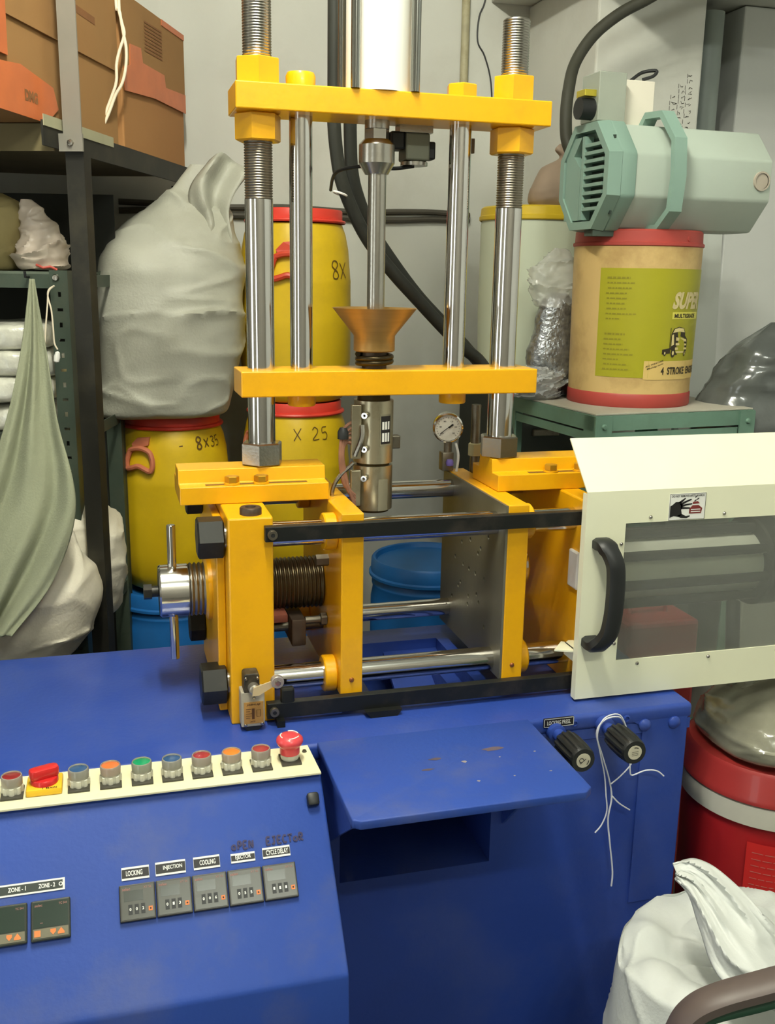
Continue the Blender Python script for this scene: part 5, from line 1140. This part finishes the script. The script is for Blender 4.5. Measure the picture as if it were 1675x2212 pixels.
ws = tag(b.obj('white_sack', wovenw, smooth=65), 'white woven sack with a crumpled folded mouth in the right foreground', 'sack')
b = B(); TL = [V(p) for p in [(0.769, 1.146, 0.712), (0.789, 1.133, 0.724), (0.815, 1.113, 0.719), (0.841, 1.080, 0.699), (0.871, 1.041, 0.664), (0.912, 0.997, 0.617)]]; BL = [V(p) for p in [(0.766, 1.132, 0.696), (0.770, 1.097, 0.688), (0.762, 1.051, 0.665), (0.758, 0.996, 0.633), (0.793, 0.955, 0.615), (0.844, 0.923, 0.588)]]
TA = smooth_path(TL, 8); TB = smooth_path(BL, 8)
def flap(s, t_):
    f = s*(len(TA)-1); i = min(int(f), len(TA)-2); u = f-i
    p = TA[i].lerp(TA[i+1], u).lerp(TB[i].lerp(TB[i+1], u), t_)
    q = V((s*2.2, t_*5, 1)); return p + V((-.35, -.9, .25))*(.020*math.sin(t_*PI)+.014*math.sin(t_*9+s*2.5)*(.3+.7*s)+.016*(ridge(V((s*1.4, t_*3.2, 4)))**3-.3)+.003*noise.noise(q*4))
b.grid(flap, 60, 50); b.obj('mouth_flap', wovenw, ws, smooth=70, solid=.003)
# ---- armchair in the corner of the frame
chm = mat('chair_brown', (92, 80, 76), .45, var=.08, scale=6)
chg = mat('chair_green', (44, 76, 58), .55, var=.1)
cx_, cy_ = .93, .62
t = thing('armchair', 'dark armchair whose brown armrest shows at the bottom right', 'chair', (cx_, cy_, 0))
def arm(ox):
    pts = [(.600+ox, .870, .40), (.603+ox, .868, .60), (.610+ox, .862, .690), (.622+ox, .856, .722), (.645+ox, .848, .742), (.675+ox, .840, .752), (.715+ox, .830, .764), (.760+ox, .820, .777), (.83+ox, .80, .79)]
    return pts
# arm runs to the right and towards the viewer
def sweep_arm(pts, wv, hv, m, nm):
    P = smooth_path(pts, 6); tt = bmesh.new(); rings = []; bb = B()
    for i, p in enumerate(P):
        d = (P[min(i+1, len(P)-1)]-P[max(i-1, 0)]).normalized(); sdv = V((.30, 1, 0)).normalized(); sdv = (sdv-d*sdv.dot(d)).normalized(); n = d.cross(sdv).normalized()
        rings.append([tt.verts.new(p+sdv*a*wv+n*c*hv) for a, c in ((-1, -.5), (-.7, -1), (.7, -1), (1, -.5), (1, .5), (.7, 1), (-.7, 1), (-1, .5))])
    for a, c in zip(rings, rings[1:]):
        for k in range(8): tt.faces.new((a[k], a[(k+1) % 8], c[(k+1) % 8], c[k]))
    tt.faces.new(rings[0]); tt.faces.new(rings[-1]); bmesh.ops.recalc_face_normals(tt, faces=tt.faces); bb._merge(tt)
    return bb.obj(nm, m, t, smooth=50)
sweep_arm([(.590, .870, .0), (.594, .870, .40), (.598, .868, .62), (.607, .862, .690), (.622, .856, .722), (.648, .848, .740), (.690, .838, .754), (.740, .826, .768), (.83, .80, .785), (.98, .76, .79), (1.04, .745, .76), (1.05, .74, .6), (1.06, .74, 0)], .020, .010, chm, 'arm')
sweep_arm([(.618, .862, .695), (.640, .852, .716), (.690, .839, .732), (.740, .827, .746), (.83, .801, .762)], .012, .007, chg, 'arm_pad')
sweep_arm([(.47, .43, .0), (.474, .43, .40), (.478, .428, .62), (.487, .422, .690), (.502, .416, .722), (.528, .408, .740), (.57, .398, .754), (.62, .386, .768), (.71, .36, .785), (.86, .32, .79), (.92, .305, .76), (.93, .30, .6), (.94, .30, 0)], .020, .010, chm, 'arm')
B().box(.60, .98, .36, .80, .41, .45, bev=.01).obj('seat', chg, t)
b = B(); b.prism([(.33, .45), (.80, .45), (.80, .95), (.76, 1.0), (.37, 1.0), (.33, .95)], lambda u, v, d: V((d+(v-.45)*.15, u, v)), .985, 1.005, bev=.006); b.obj('backrest', chg, t)
for zz in (.40,): B().tube([(.594, .87, zz), (.478, .43, zz)], .010, 10).tube([(1.055, .74, zz), (.935, .30, zz)], .010, 10).tube([(.594, .87, zz), (1.055, .74, zz)], .010, 10).tube([(.478, .43, zz), (.935, .30, zz)], .010, 10).obj('frame_rail', chm, t)
# ---- white string tied to the right valve knob
st_ = thing('string', 'white string looped round the right-hand valve knob', 'string', (.82, 1.43, .70))
strg = mat('string_white', (222, 224, 232), .6)
for pts, r in (([(0.842, 1.425, 0.785), (0.825, 1.425, 0.815), (0.797, 1.425, 0.812), (0.785, 1.425, 0.784), (0.793, 1.425, 0.746), (0.807, 1.430, 0.701), (0.813, 1.430, 0.661), (0.817, 1.430, 0.629), (0.810, 1.432, 0.602), (0.799, 1.434, 0.586)], .0013),
               ([(0.843, 1.430, 0.786), (0.828, 1.430, 0.808), (0.800, 1.430, 0.806), (0.786, 1.430, 0.782), (0.801, 1.430, 0.736), (0.820, 1.436, 0.688), (0.828, 1.436, 0.650), (0.824, 1.436, 0.609), (0.831, 1.436, 0.561), (0.841, 1.436, 0.501), (0.841, 1.436, 0.470)], .0016),
               ([(0.824, 1.435, 0.678), (0.839, 1.435, 0.689), (0.856, 1.435, 0.705), (0.863, 1.435, 0.716)], .0012), ([(0.859, 1.435, 0.714), (0.860, 1.435, 0.700), (0.865, 1.435, 0.690), (0.888, 1.430, 0.699), (0.911, 1.430, 0.695), (0.926, 1.430, 0.683)], .0013), ([(0.829, 1.436, 0.653), (0.843, 1.434, 0.638), (0.865, 1.434, 0.622)], .0014)):
    B().tube(smooth_path(pts, 6), r, 6).obj('strand', strg, st_)
